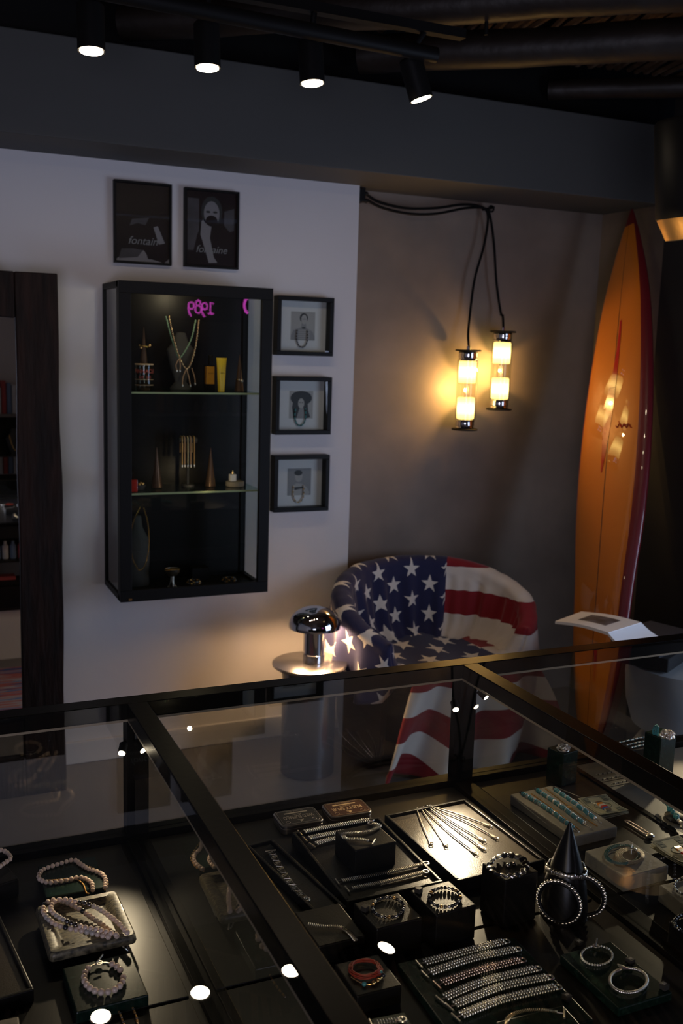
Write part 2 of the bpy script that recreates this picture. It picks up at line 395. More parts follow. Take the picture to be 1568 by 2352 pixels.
# ================================================================== TRACK LIGHTS
SP = [(.506, 0), (.820, 0), (1.131, .05), (1.486, .32)]
t = thing('lighting_track', 'slim black ceiling track carrying the row of four small spotlights', 'lighting track', (1.0, 2.81, 2.59))
mb = MB().bx(.1, 1.62, 2.792, 2.828, 2.585, 2.612, M_black); mb.build('rail', t)
for x in (.3, 1.7): MB().cyl((x, 2.81, 2.61), (x, 2.81, 2.80), .006, M_black).build('hanger', t)
mb = MB().tube([(.1, 2.70, 2.52), (1.48, 2.72, 2.5)], .022, M_black, 14); mb.build('conduit_pipe', label='thick black pipe under the twig ceiling in front of the four spotlights', cat='pipe')
names = ['leftmost of four lit spotlights on the track', 'second from the left of four lit spotlights on the track',
         'third from the left of four lit spotlights on the track', 'rightmost, most tilted of four lit spotlights on the track']
for (x, tl), nm in zip(SP, names):
    t = thing('track_spotlight', 'black cylinder lamp, '+nm, 'spotlight', (x, 2.81, 2.585), 'spotlights on the ceiling track')
    R = Matrix.Rotation(-tl, 3, 'Y'); base = Vector((x, 2.81, 2.396)); 
    R = Matrix.Rotation(-.10, 3, 'X') @ Matrix.Rotation(-tl, 3, 'Y')
    mb = MB().lathe([(.033, .001), (.036, .0), (.036, .115), (.030, .122), (0, .122)], base, M_black, 28, R=R).lathe([(0, .012), (.033, .012), (.033, .001)], base, M_black, 28, R=R); lb_ = mb.build('lamp_body', t)
    top = base+R @ Vector((0, 0, .12)); mb = MB().tube([top, (top.x, 2.81, top.z+.02), (x, 2.81, 2.586)], .009, M_black, 10); mb.build('stem', t)
    mb = MB().lathe([(.030, 0), (.030, .004)], base+R @ Vector((0, 0, -.0005)), M_lens, 24, R=R); mb.build('lens', lb_, label='glowing warm white face')
    l = spot('spotlight_beam', base+R @ Vector((0, 0, -.006)), base+R @ Vector((0, 0, -1)), (1, .74, .48), .8, 70, .8, .02)

# gold and black lamp at the right edge
p = ony(1516, 489, 2.4); p.x += .022
t = thing('hanging_lamp', 'black cylinder lamp with a gold lower ring at the right edge below the ceiling', 'lamp', (p.x+.10, 2.4, ZC))
Rt = Matrix.Rotation(-.13, 3, 'Y')
c0 = Vector((p.x+.105, 2.4, p.z-.002))
mb = MB().lathe([(.108, 0), (.110, .004), (.108, .27), (.10, .28), (0, .28)], c0, M_black, 40, R=Rt); mb.build('shade', t)
mb = MB().lathe([(.078, -.062), (.082, -.062), (.106, .0), (.098, .002)], c0, M_brass, 40, R=Rt); mb.build('gold_ring', t, label='brushed gold tapering ring')
mb = MB().cyl(c0+Vector((-.035, 0, .27)), (c0.x-.035, 2.4, ZC+.05), .012, M_black); mb.build('stem', t)
spot('gold_ring_fill', (c0.x-.42, 2.25, 1.86), c0+Vector((-.08, 0, -.04)), (1, .68, .35), 5, 17, .7, .02)  # added spot beside the lamp, brightens its gold ring; no fixture there

# ================================================================== WALL PICTURES
def frame_rect(mb, x0, x1, z0, z1, y0, y1, wd, m):
    mb.bx(x0, x1, y0, y1, z1-wd, z1, m).bx(x0, x1, y0, y1, z0, z0+wd, m).bx(x0, x0+wd, y0, y1, z0+wd, z1-wd, m).bx(x1-wd, x1, y0, y1, z0+wd, z1-wd, m)
X_, Z_ = (1, 0, 0), (0, 0, 1)
def ell(cx, cy, rx, ry, n=24, a0=0, a1=2*PI): return [(cx+rx*math.cos(a0+(a1-a0)*i/n), cy+ry*math.sin(a0+(a1-a0)*i/n)) for i in range(n)]
def poster(x0, x1, z0, z1, label, draw):
    t = thing('framed_poster', label, 'picture', ((x0+x1)/2, 3.81, z0), 'dark posters above the wall cabinet')
    mb = MB(); frame_rect(mb, x0, x1, z0, z1, 3.795, 3.819, .008, M_black); mb.build('picture_frame', t, smooth=False, bevel=.001)
    mb = MB().bx(x0+.006, x1-.006, 3.806, 3.818, z0+.006, z1-.006, M_pd); draw(mb, (x0+.008, 3.8055, z0+.008), x1-x0-.016, z1-z0-.016); mb.build('poster_print', t, smooth=False)
    mb = MB().bx(x0+.007, x1-.007, 3.7985, 3.8005, z0+.007, z1-.007, M_cabg); mb.build('glass_pane', t, smooth=False)
def draw1(mb, o, w_, h_):
    s = lambda pts: [(a*w_, b*h_) for a, b in pts]
    mb.flat(s([(0, .02), (.30, .17), (.52, .15), (.62, .05), (.9, 0), (1, .06), (1, 0), (0, 0)]), o, X_, Z_, .0002, M_ppl)
    mb.flat(s([(.1, .16), (.32, .17), (.5, .15), (.4, .06), (.05, .03)]), o, X_, Z_, .0004, M_pp)
    mb.flat(s([(.70, .46), (.78, .48), (.92, .26), (.80, .24)]), o, X_, Z_, .0003, M_ppl)
    mb.flat(s([(.3, .55), (.62, .58), (.55, .48), (.4, .5), (.25, .46)]), o, X_, Z_, .0003, M_pp)
    for i, cx in enumerate((.62, .72, .81, .9)): mb.flat(s(ell(cx, .10+.02*i, .045, .06)), o, X_, Z_, .0006, M_pd)
    mb.text('fontain', (o[0]+w_*.5, o[1], o[2]+h_*.27), X_, Z_, .040, M_ph1, .0006, shear=.3)
    mb.text('un été', (o[0]+w_*.42, o[1], o[2]+h_*.47), X_, Z_, .02, M_ph1, .0004, shear=.3) if False else None
def draw2(mb, o, w_, h_):
    s = lambda pts: [(a*w_, b*h_) for a, b in pts]
    mb.flat(s([(.03, .2), (.25, .2), (.25, .9), (.03, .9)]), o, X_, Z_, .0002, M_pp)
    mb.flat(s([(.75, .45), (.95, .5), (.95, .8), (.75, .75)]), o, X_, Z_, .0002, M_pp)
    mb.flat(s([(.12, .12), (.22, .42), (.32, .58), (.5, .66), (.7, .6), (.86, .48), (.95, .1), (.6, .02)]), o, X_, Z_, .0003, M_pd)
    mb.flat(s([(.28, .42), (.30, .6), (.42, .66), (.5, .55), (.47, .38), (.55, .12), (.62, .05), (.45, .04), (.38, .2)]), o, X_, Z_, .0004, M_ppl)
    mb.flat(s(ell(.50, .74, .21, .20)), o, X_, Z_, .0004, M_ph2)
    mb.flat(s(ell(.50, .71, .155, .165)), o, X_, Z_, .0006, M_ppl)
    mb.flat(s(ell(.50, .61, .12, .075)), o, X_, Z_, .0008, M_pd)
    for cx in (.43, .57): mb.flat(s(ell(cx, .73, .045, .015)), o, X_, Z_, .0008, M_ph2)
    mb.text('fontaine', (o[0]+w_*.5, o[1], o[2]+h_*.22), X_, Z_, .038, M_ph1, .0012, shear=.3)
poster(.760, .975, 1.936, 2.231, 'framed dark poster of hands with white script, left of the bearded man poster', draw1)
poster(1.024, 1.239, 1.937, 2.227, 'framed dark poster of a bearded man, right of the hands poster', draw2)

def shadowbox(z0, label, draw, neck, necklabel, nm):
    x0, x1, z1 = 1.393, 1.636, z0+.233
    t = thing('shadow_box_frame', label, 'picture frame', ((x0+x1)/2, 3.81, z0), 'black shadow boxes right of the wall cabinet')
    mb = MB(); frame_rect(mb, x0, x1, z0, z1, 3.768, 3.819, .017, M_black); mb.build('picture_frame', t, smooth=False, bevel=.0015)
    mb = MB().bx(x0+.012, x1-.012, 3.812, 3.819, z0+.012, z1-.012, M_paper); mb.build('mount_board', t, smooth=False)
    w_ = .105; o = ((x0+x1)/2-w_/2+.004, 3.8115, z0+.062)
    mb = MB().flat([(0, 0), (w_, 0), (w_, .113), (0, .113)], o, X_, Z_, .0002, M_ph3 if draw != 3 else M_ph1)
    s = lambda pts: [(a*w_, b*.113) for a, b in pts]
    if draw == 1:
        mb.flat(s([(0, 0), (0, .15), (.12, .34), (.38, .44), (.62, .44), (.9, .32), (1, .12), (1, 0)]), o, X_, Z_, .0004, M_ph1)
        for i in range(5): mb.flat(s([(.2, .05+.07*i), (.8, .05+.07*i), (.78, .075+.07*i), (.22, .075+.07*i)]), o, X_, Z_, .0006, M_ph3)
        mb.flat(s([(.42, .4), (.44, .62), (.62, .62), (.64, .4)]), o, X_, Z_, .0008, M_ph1)
        mb.flat(s(ell(.53, .78, .17, .17)), o, X_, Z_, .0007, M_ph2); mb.flat(s(ell(.54, .73, .12, .17)), o, X_, Z_, .0010, M_ph3)
        mb.flat(s(ell(.54, .74, .1, .02)), o, X_, Z_, .0012, M_ph1); mb.flat(s([(.46, .4), (.6, .4), (.6, .46), (.46, .46)]), o, X_, Z_, .0012, M_ph2)
    if draw == 2:
        mb.flat(s(ell(.5, .74, .45, .26)), o, X_, Z_, .0004, M_ph2); mb.flat(s([(.2, .0), (.12, .4), (.2, .8), (.75, .8), (.8, .3), (.9, .05), (.7, 0)]), o, X_, Z_, .0005, M_ph2)
        mb.flat(s(ell(.5, .55, .13, .18)), o, X_, Z_, .0008, M_ph3); mb.flat(s([(.3, 0), (.45, .4), (.6, .4), (.7, 0)]), o, X_, Z_, .0007, M_ph1)
        for cx in (.45, .55): mb.flat(s(ell(cx, .58, .03, .015)), o, X_, Z_, .0010, M_ph2)
    if draw == 3:
        mb.flat(s([(.12, 0), (.2, .35), (.38, .45), (.62, .42), (.8, .3), (.95, .1), (.9, 0)]), o, X_, Z_, .0004, M_ph3)
        mb.flat(s(ell(.47, .7, .16, .2)), o, X_, Z_, .0006, M_ph3); mb.flat(s(ell(.45, .83, .17, .1)), o, X_, Z_, .0008, M_ph2); mb.flat(s([(.3, .2), (.65, .25), (.65, .32), (.3, .3)]), o, X_, Z_, .0009, M_ph2)
    mb.build('portrait_print', t, smooth=False)
    mb = MB().bx(x0+.015, x1-.015, 3.772, 3.774, z0+.015, z1-.015, M_cabg); mb.build('glass_pane', t, smooth=False)
    cx = (x0+x1)/2; pts = [(cx-.022, 3.808, z0+.10), (cx-.024, 3.806, z0+.065), (cx-.012, 3.805, z0+.038), (cx+.008, 3.805, z0+.036), (cx+.022, 3.806, z0+.06), (cx+.022, 3.808, z0+.105)]
    mb = MB()
    for i, q in enumerate(smoothpath(pts, .0058)): mb.sph(q, .0034, neck[i % len(neck)], 8, 6)
    mb.build('bead_necklace', label=necklabel, cat='necklace', group='necklaces inside the shadow boxes')
shadowbox(1.614, 'black shadow box holding a portrait of a person in a striped shirt, topmost of three', 1, [M_ph2, M_ph1], 'dark bead necklace hanging in the topmost shadow box', 1)
shadowbox(1.297, 'black shadow box holding a dark portrait with a turquoise necklace, middle of three', 2, [M_turq, M_turq, M_ph2], 'turquoise bead necklace hanging in the middle shadow box', 2)
shadowbox(.979, 'black shadow box holding a pale portrait with cream necklace, lowest of three', 3, [M_pearl, M_gold, M_ph3], 'cream and gold bead necklace hanging in the lowest shadow box', 3)

# ================================================================== WALL CABINET
CX0, CX1, CZ0, CZ1, CY0, CY1 = .719, 1.283, .716, 1.857, 3.52, 3.819
t = thing('wall_cabinet', 'black metal and glass wall cabinet displaying jewellery and bottles', 'display cabinet', ((CX0+CX1)/2, 3.81, CZ0))
wd = .042
mb = MB(); frame_rect(mb, CX0, CX1, CZ0, CZ1, CY0, CY0+.02, wd, M_black); door_ = mb.build('door', t, smooth=False, bevel=.0015)
mb = MB(); frame_rect(mb, CX0, CX1, CZ0, CZ1, CY1-.02, CY1, .022, M_black)
for x in (CX0, CX1-.018):
    for z in (CZ0, CZ1-.022): mb.bx(x, x+.018, CY0+.02, CY1-.02, z, z+.022, M_black)
    mb.bx(x, x+.018, CY0+.02, CY0+.045, CZ0, CZ1, M_black)
mb.bx(CX0, CX1, CY0+.022, CY1-.02, CZ1-.018, CZ1, M_black).bx(CX0, CX1, CY0+.022, CY1-.02, CZ0, CZ0+.012, M_black); mb.build('cabinet_frame', t, smooth=False, bevel=.001)
mb = MB().bx(CX0+.02, CX1-.005, CY1-.012, CY1-.004, CZ0+.02, CZ1-.02, M_mat); mb.build('back_panel', t, smooth=False)
mb = MB().bx(CX0+wd-.005, CX1-wd+.005, CY0+.008, CY0+.012, CZ0+wd-.005, CZ1-wd+.005, M_cabg); mb.build('door_pane', door_, smooth=False, label='clear glass door pane with room reflections')
for x in (CX0+.006, CX1-.010):
    mb = MB().bx(x, x+.004, CY0+.045, CY1-.02, CZ0+.022, CZ1-.022, M_cabg); mb.build('side_pane', t, smooth=False)
YS = 3.66
ZS1, ZS2 = ony(440, 899, YS).z, ony(440, 1122, YS).z
for z in (ZS1, ZS2):
    mb = MB().bx(CX0+.02, CX1-.014, CY0+.06, CY1-.016, z-.006, z, M_shelfg).bx(CX0+.02, CX1-.014, CY0+.058, CY0+.061, z-.0065, z+.0005, M_edge); mb.build('glass_shelf', t, smooth=False)
mb = MB().box((CX0+.035, CY0-.001, CZ0+.01), (.012, .004, .006), M_gold); mb.build('lock', door_, label='small brass lock')
point('cabinet_led', (1.0, 3.60, CZ1-.03), (1, .80, .50), .7, .008)
point('cabinet_led', (1.05, 3.575, CZ0+.42), (1, .75, .42), .22, .006)
def cone(name, px, py0, py1, z, y, r, m, label, cat, group, top=None):
    b = ony(px, py0, y); a = ony(px, py1, y); mb = MB().lathe([(r, 0), (r*.98, .001), (r*.5, (a.z-z)*.5), (r*.06, a.z-z), (0, a.z-z)], (b.x, y, z), m, 24)
    return mb.build(name, label=label, cat=cat, group=group), b.x, a.z
# top shelf
ZT = ZS1+.001
cone('ring_cone', 330, 895, 752, ZT+.001, 3.71, .024, M_cone, 'tall slim bronze cone holding rings behind the glass tumbler in the cabinet', 'ring holder', 'cones in the wall cabinet')
bx_ = ony(331, 795, 3.71)
mb = MB().torus((bx_.x, 3.71, bx_.z), .020, .0035, M_gold, (0.15, 0, 1)).sph((bx_.x+.018, 3.70, bx_.z+.003), .006, M_gold).sph((bx_.x-.014, 3.70, bx_.z-.006), .005, M_gold); mb.build('gold_ring_stack', label='gold ring slipped over the tall cone behind the tumbler', cat='ring')
g_ = ony(331, 893, 3.62)
t2 = thing('glass_tumbler', 'clear glass tumbler with red printed lettering on the top cabinet shelf', 'glass', (g_.x, 3.62, ZT))
mb = MB().lathe([(.031, 0), (.033, .004), (.033, .098), (.0315, .098), (.0305, .012), (0, .012)], (g_.x, 3.62, ZT), M_tumb, 36); mb.build('bowl', t2)
mb = MB().lathe([(.0334, 0), (.0334, .004)], (g_.x, 3.62, ZT+.0945), M_ink, 36)
for zz in (.022, .042): mb.lathe([(.0333, 0), (.0333, .0012)], (g_.x, 3.62, ZT+zz), M_ink, 36)
def curved_text(mb, body, c, R_, z, size, m):
    sub = MB().text(body, (0, 0, 0), (1, 0, 0), (0, 1, 0), size, m, .0003)
    mb.add([Vector((c.x+R_*math.sin(v.x/R_-.1), 3.62-(R_+v.z)*math.cos(v.x/R_-.1), z+v.y)) for v in sub.v], sub.f, m)
M_rink = mat('red_print', (.60, .10, .06), .5)
curved_text(mb, 'PINNACLE', g_, .0337, ZT+.072, .019, M_rink); curved_text(mb, 'Ltd.  Ltd.', g_, .0337, ZT+.052, .013, M_rink); mb.build('printed_label', t2)
# necklaces crossing on a dark bust
b = ony(420, 895, 3.72)
t2 = thing('necklace_bust', 'dark bust stand carrying two tied cord necklaces on the top cabinet shelf', 'display bust', (b.x, 3.74, ZT))
mb = MB().lathe([(.04, 0), (.042, .006), (.022, .03), (.045, .10), (.055, .15), (.03, .18), (.018, .215), (0, .218)], (b.x, 3.755, ZT), M_bust, 28, sy=.5); mb.build('bust_form', t2)
def cord(pxs, y, m, r, name, label, group, beads=None):
    pts = smoothpath([ony(p[0], p[1], y) for p in pxs], .006); mb = MB().tube(pts, r, m, 7)
    if beads:
        for i, q in enumerate(pts):
            if i % 2 == 0: mb.sph(q, r*1.5, beads, 7, 5)
    return mb.build(name, label=label, cat='necklace', group=group)
M_gcord = mat('green_cord', (.22, .36, .22), .6); M_ocord = mat('tan_cord', (.50, .30, .16), .5)
cord([(381, 728), (392, 770), (402, 800), (411, 822), (425, 806), (440, 776), (450, 732)], 3.70, M_gcord, .0022, 'cord_necklace', 'pale green cord necklace tied at the front, hung on the cabinet bust', 'necklaces in the wall cabinet', M_gcord)
cord([(388, 728), (402, 790), (414, 825), (428, 847), (440, 830), (450, 790), (457, 732)], 3.695, M_ocord, .0022, 'beaded_necklace', 'tan beaded necklace overlapping the green one on the cabinet bust', 'necklaces in the wall cabinet', M_gold)
for ti, a in enumerate(([(411, 824), (404, 838), (406, 852)], [(411, 824), (414, 838), (413, 852)], [(428, 847), (420, 868), (419, 886)], [(428, 847), (434, 868), (437, 886)], [(440, 845), (447, 868), (448, 882)])):
    pts = [ony(p[0], p[1], 3.69) for p in a]; mb = MB().tube(smoothpath(pts, .006), .0018, M_ocord, 6).sph(pts[-1], .005, M_silver, sc=(.7, .7, 1.3)); mb.build('cord_tassel', label='knotted tassel below the cabinet bust necklaces, %s of five' % ('leftmost', 'second from left', 'middle', 'second from right', 'rightmost')[ti], cat='tassel', group='tassels hanging from the bust necklaces')
# bottles
b = ony(481, 884, 3.66)
t2 = thing('perfume_bottle', 'slim square orange bottle with black cap on the top cabinet shelf', 'bottle', (b.x, 3.66, ZT))
mb = MB().bx(b.x-.019, b.x+.019, 3.645, 3.675, ZT, ZT+.098, M_tumb); mb.build('bottle_glass', t2, smooth=False, bevel=.002)
mb = MB().bx(b.x-.016, b.x+.016, 3.648, 3.672, ZT+.027, ZT+.093, M_oran); mb.build('orange_liquid', t2, smooth=False, bevel=.002)
mb = MB().lathe([(.009, 0), (.009, .034), (.008, .036), (0, .036)], (b.x+.003, 3.66, ZT+.098), M_black, 20); mb.build('cap', t2)
mb = MB().text('fontaine', (b.x, 3.6448, ZT+.068), X_, Z_, .006, M_black, .0002); mb.build('printed_name', t2)
b = ony(508, 884, 3.64)
t2 = thing('cream_tube', 'yellow cream tube standing on its cap on the top cabinet shelf', 'tube', (b.x, 3.64, ZT))
mb = MB(); prof = [(.0125, 0), (.0135, .03), (.015, .07), (.017, .118)]
vs = []
for i, (r, z) in enumerate([(.0125, .014), (.014, .03), (.0155, .06), (.017, .09), (.0195, .118), (.0205, .126)]):
    fl = 1-.9*(i/5)**1.3
    for j in range(24): a = 2*PI*j/24; vs.append((b.x+r*math.cos(a), 3.64+r*fl*math.sin(a), ZT+z))
mb.add(vs, [[i*24+j, i*24+(j+1) % 24, (i+1)*24+(j+1) % 24, (i+1)*24+j] for i in range(5) for j in range(24)]+[[5*24+j for j in range(24)]], M_yel); mb.build('tube_body', t2)
mb = MB().lathe([(.0125, 0), (.013, .014)], (b.x, 3.64, ZT), M_yel, 24); mb.build('cap', t2)
mb = MB().text('fontaine', (b.x, 3.624, ZT+.07), X_, Z_, .006, M_black, .0002); mb.build('printed_name', t2)
cone('ring_cone', 549, 893, 815, ZT+.001, 3.66, .018, M_cone, 'small bronze ring cone at the right end of the top cabinet shelf', 'ring holder', 'cones in the wall cabinet')
b = ony(549, 872, 3.66); mb = MB().torus((b.x, 3.66, b.z), .0125, .0022, M_gold, (0, 0, 1)).sph((b.x-.004, 3.648, b.z), .004, M_silver).sph((b.x+.007, 3.648, b.z-.004), .0062, M_silver); mb.build('stone_ring', label='silver and gold stone rings on the small right-hand cone, top cabinet shelf', cat='ring')
# middle shelf
ZM = ZS2+.001
b = ony(306, 1092, 3.60)
t2 = thing('red_bottle', 'red bottle with clear glass neck at the left end of the middle cabinet shelf', 'bottle', (b.x, 3.62, ZM))
mb = MB().bx(b.x-.017, b.x+.017, 3.605, 3.635, ZM, ZM+.045, M_redlq); mb.build('bottle_body', t2, smooth=False, bevel=.002)
mb = MB().lathe([(.010, .045), (.006, .052), (.006, .075), (.007, .078)], (b.x, 3.62, ZM), M_tumb, 18); mb.build('neck', t2)
mb = MB().lathe([(.028, 0), (.033, .012), (.034, .018), (.031, .018), (.028, .006), (0, .005)], (b.x+.03, 3.68, ZM), M_ph2, 28); 
for i in range(9): a = i*.7; mb.sph((b.x+.03+.024*math.cos(a), 3.68+.024*math.sin(a), ZM+.02), .005, M_brass, 7, 5)
mb.build('trinket_dish', label='round dark dish heaped with copper beads, left on the middle cabinet shelf', cat='dish')
for px, top, lab, y in ((360, 1028, 'bronze ring cone next to the trinket dish on the middle cabinet shelf', 3.70), (483, 1028, 'bronze ring cone right of the hanging bracelets on the middle cabinet shelf', 3.70)):
    o, x_, zt_ = cone('ring_cone', px, 1118, top, ZM+.001, y, .021, M_cone, lab, 'ring holder', 'cones in the wall cabinet')
    mb = MB().torus((x_, y, ZM+.045), .0125, .002, M_brass, (.3, 0, 1)); mb.build('thin_ring', label='thin brass ring on the '+('left' if px < 400 else 'right')+' cone of the middle cabinet shelf', cat='ring')
b = ony(434, 1110, 3.70)
t2 = thing('bracelet_stand', 'dark T-bar stand on the middle cabinet shelf', 'jewellery stand', (b.x, 3.72, ZM))
zb = ony(434, 1010, 3.70).z
mb = MB().lathe([(.025, 0), (.025, .006), (.005, .008), (.005, zb-ZM), (0, zb-ZM)], (b.x, 3.72, ZM), M_bust, 20); mb.build('post', t2)
mb = MB().cyl((b.x-.035, 3.72, zb-.003), (b.x+.035, 3.72, zb-.003), .011, M_bust, 18); mb.build('bar', t2)
for i, (px, m) in enumerate(((419, M_brass), (425, M_ocord), (432, M_gold), (439, M_ocord), (447, M_brass))):
    xx = ony(px, 1040, 3.70).x; mb = MB(); pts = smoothpath([(xx, 3.735, zb-.05), (xx, 3.732, zb+.004), (xx, 3.72, zb+.011), (xx, 3.708, zb+.004), (xx, 3.706, zb-.04), (xx, 3.705, zb-.095)], .004)
    for q in pts: mb.sph(q, .0027, m, 7, 5)
    mb.sph(pts[-1]-Vector((0, 0, .007)), .006, M_silver, sc=(.6, .6, 1.4))
    mb.build('bead_bracelet', label='silver-tipped bead bracelet draped over the cabinet T-bar, %s of five' % ('first from the left', 'second from the left', 'middle', 'second from the right', 'rightmost')[i], cat='bracelet', group='bracelets on the cabinet T-bar')
b = ony(534, 1088, 3.68)
mb = MB().lathe([(.033, 0), (.036, .003), (.036, .018), (.034, .02), (0, .02)], (b.x+.01, 3.68, ZM), M_stone, 32); mb.build('stone_coaster', label='round grey stone block under the small white bottle, middle cabinet shelf', cat='stone block')
t2 = thing('white_bottle', 'small square bottle with white label on the round stone block in the cabinet', 'bottle', (b.x, 3.68, ZM+.0205))
mb = MB().bx(b.x-.012, b.x+.012, 3.668, 3.692, ZM+.0205, ZM+.048, M_paper); mb.build('bottle_body', t2, smooth=False, bevel=.002)
mb = MB().lathe([(.005, 0), (.005, .006), (.0025, .007), (.0025, .013)], (b.x, 3.68, ZM+.048), M_gold, 14); mb.build('stopper', t2)
# bottom
ZB = CZ0+.0125
b = ony(322, 1330, 3.66)
t2 = thing('necklace_bust', 'grey neck form with a long gold chain at the bottom left of the cabinet', 'display bust', (b.x, 3.70, ZB))
mb = MB().lathe([(.045, 0), (.047, .01), (.045, .04), (.05, .13), (.045, .18), (.022, .225), (.016, .27), (.012, .272)], (b.x, 3.715, ZB), M_bust, 28, sy=.55); mb.build('bust_form', t2)
mb = MB()
for q in smoothpath([ony(*p, 3.655) for p in ((322, 1165), (306, 1200), (299, 1240), (304, 1280), (316, 1306), (326, 1308), (336, 1290), (342, 1250), (340, 1205), (330, 1165))], .0065): mb.sph(q, .0030, M_gold, 6, 5)
mb.build('gold_chain_necklace', label='long gold chain necklace around the neck form at the bottom left of the cabinet', cat='necklace')
b = ony(396, 1333, 3.63)
t2 = thing('silver_goblet', 'silver goblet on splayed legs at the bottom of the cabinet', 'goblet', (b.x, 3.63, ZB))
mb = MB().lathe([(.004, .046), (.016, .05), (.026, .062), (.029, .076), (.027, .076), (.022, .064), (0, .054)], (b.x, 3.63, ZB), M_silver, 32); mb.build('cup', t2)
for a in (.5, 2.6, 4.7): mb = MB().tube(smoothpath([(b.x+.004*math.cos(a), 3.63+.004*math.sin(a), ZB+.048), (b.x+.006*math.cos(a), 3.63+.006*math.sin(a), ZB+.025), (b.x+.014*math.cos(a), 3.63+.014*math.sin(a), ZB+.004)], .004), .0035, M_silver, 8).sph((b.x+.015*math.cos(a), 3.63+.015*math.sin(a), ZB+.005), .005, M_silver); mb.build('leg', t2)
mb = MB()
for i in range(15):
    a = -.9+1.8*i/14; mb.sph((b.x-.006+.034*math.sin(a), 3.615-.004*math.cos(a), ZB+.080-.003*abs(a)), .0075, M_gold, 8, 5, sc=(.5, 1.6, .45))
mb.build('gold_shell', label='fluted gold shell lying across the rim of the silver goblet', cat='ornament')
for px, lab, m1 in ((447, 'dark bead bracelet heaped behind the silver goblet in the cabinet', M_ph2), (528, 'dark bead bracelet heap at the bottom right of the cabinet', M_oxid)):
    b = ony(px, 1325, 3.66); mb = MB()
    for k in range(2):
        for i in range(20):
            a = 2*PI*i/20; mb.sph((b.x+(.026-.004*k)*math.cos(a), 3.67+.024*math.sin(a), ZB+.004+.008*k+(.002 if i % 2 else 0)), .0042, (m1, M_oxid, M_dbead, M_brass)[(i*7+k) % 4], 7, 5)
    mb.build('bead_bracelet', label=lab, cat='bracelet')
b = ony(455, 1330, 3.72); mb = MB().bx(b.x-.03, b.x+.04, 3.70, 3.76, ZB, ZB+.055, M_leather); mb.build('display_block', smooth=False, bevel=.002, label='black block at the bottom of the cabinet behind the goblet', cat='display block')

# ================================================================== FLOOR MIRROR
t = thing('floor_mirror', 'tall standing mirror in a rough dark wooden frame, cut by the left edge', 'mirror', (.1, 3.66, 0))
lean = math.atan(.03/1.88)
def lp(x, z, d): return Vector((x, 3.58+math.tan(lean)*z+d, z))
def plank(x0, x1, z0, z1, wob):
    mb = MB(); n = 24; vs = []; vert = (z1-z0) > (x1-x0)
    for i in range(n+1):
        f = i/n
        if vert:
            z = z0+(z1-z0)*f; a = wob*noise.noise(Vector((f*4, x0, 1))); b_ = wob*noise.noise(Vector((f*5, x1, 5)))
            for (x, d) in ((x0+a, 0), (x1+b_, 0), (x1+b_, .06), (x0+a, .06)): vs.append(lp(x, z, d))
        else:
            x = x0+(x1-x0)*f; a = wob*noise.noise(Vector((f*4, z0, 1)))
            for (z, d) in ((z0+a, 0), (z1, 0), (z1, .06), (z0+a, .06)): vs.append(lp(x, z, d))
    mb.add(vs, [[i*4+j, i*4+(j+1) % 4, (i+1)*4+(j+1) % 4, (i+1)*4+j] for i in range(n) for j in range(4)]+[[3, 2, 1, 0], [n*4+j for j in range(4)]], M_wood); return mb
plank(.385, .528, 0, 1.872, .012).build('frame_rail', t, bevel=.004)
plank(-.42, -.28, 0, 1.872, .02).build('frame_rail', t, bevel=.004)
plank(-.28, .385, 1.717, 1.872, .008).build('frame_rail', t, bevel=.004)
plank(-.28, .385, 0, .15, .008).build('frame_rail', t, bevel=.004)
mb = MB().add([lp(-.285, .14, .02), lp(.39, .14, .02), lp(.39, 1.725, .02), lp(-.285, 1.725, .02), lp(-.285, .14, .03), lp(.39, .14, .03), lp(.39, 1.725, .03), lp(-.285, 1.725, .03)], [[0, 1, 2, 3], [7, 6, 5, 4], [0, 4, 5, 1], [1, 5, 6, 2], [2, 6, 7, 3], [3, 7, 4, 0]], M_mirror); mb.build('mirror_glass', t, smooth=False)
mb = MB(); n = 30
mb.bx(-.3, 1.1, 1.95, 2.85, 0.0005, .008, M_rug); mb.build('rug', smooth=False, label='red and blue striped rug on the floor, seen in the mirror', cat='rug')

# ================================================================== room behind: shelves seen in reflections
def back_unit(x0, x1, shelves, label):
    t = thing('shelf_unit', label, 'shelf', ((x0+x1)/2, -1.85, 0))
    mb = MB().bx(x0, x1, -1.99, -1.97, 0, shelves[-1], M_black).bx(x0, x0+.03, -1.99, -1.65, 0, shelves[-1], M_black).bx(x1-.03, x1, -1.99, -1.65, 0, shelves[-1], M_black); mb.build('carcass', t, smooth=False)
    for z in shelves: mb = MB().bx(x0, x1, -1.99, -1.63, z-.025, z, M_beige if z > 1 else M_mat); mb.build('shelf_board', t, smooth=False)
    return t
back_unit(.2, 1.35, [.12, .45, .8, 1.18], 'black shelf unit behind the camera, seen in the mirror')
bc = [mat('book_blue', (.15, .22, .35), .6), mat('book_red', (.40, .06, .06), .6), mat('book_white', (.55, .55, .56), .6), mat('book_black', (.03, .03, .04), .6)]
for i in range(9):
    x = .62+i*.042; mb = MB().bx(x, x+.034, -1.9, -1.68, 1.181, 1.181+.22+.04*((i*7) % 4)/2, bc[(0, 2, 1, 3, 2, 1, 0, 2, 3)[i]])
    mb.build('book', smooth=False, label='%s book standing on the shelf reflected in the mirror, number %s along' % (('blue', 'white', 'red', 'black', 'white', 'red', 'blue', 'white', 'black')[i], ('one', 'two', 'three', 'four', 'five', 'six', 'seven', 'eight', 'nine')[i]), cat='book', group='books on the reflected shelf')
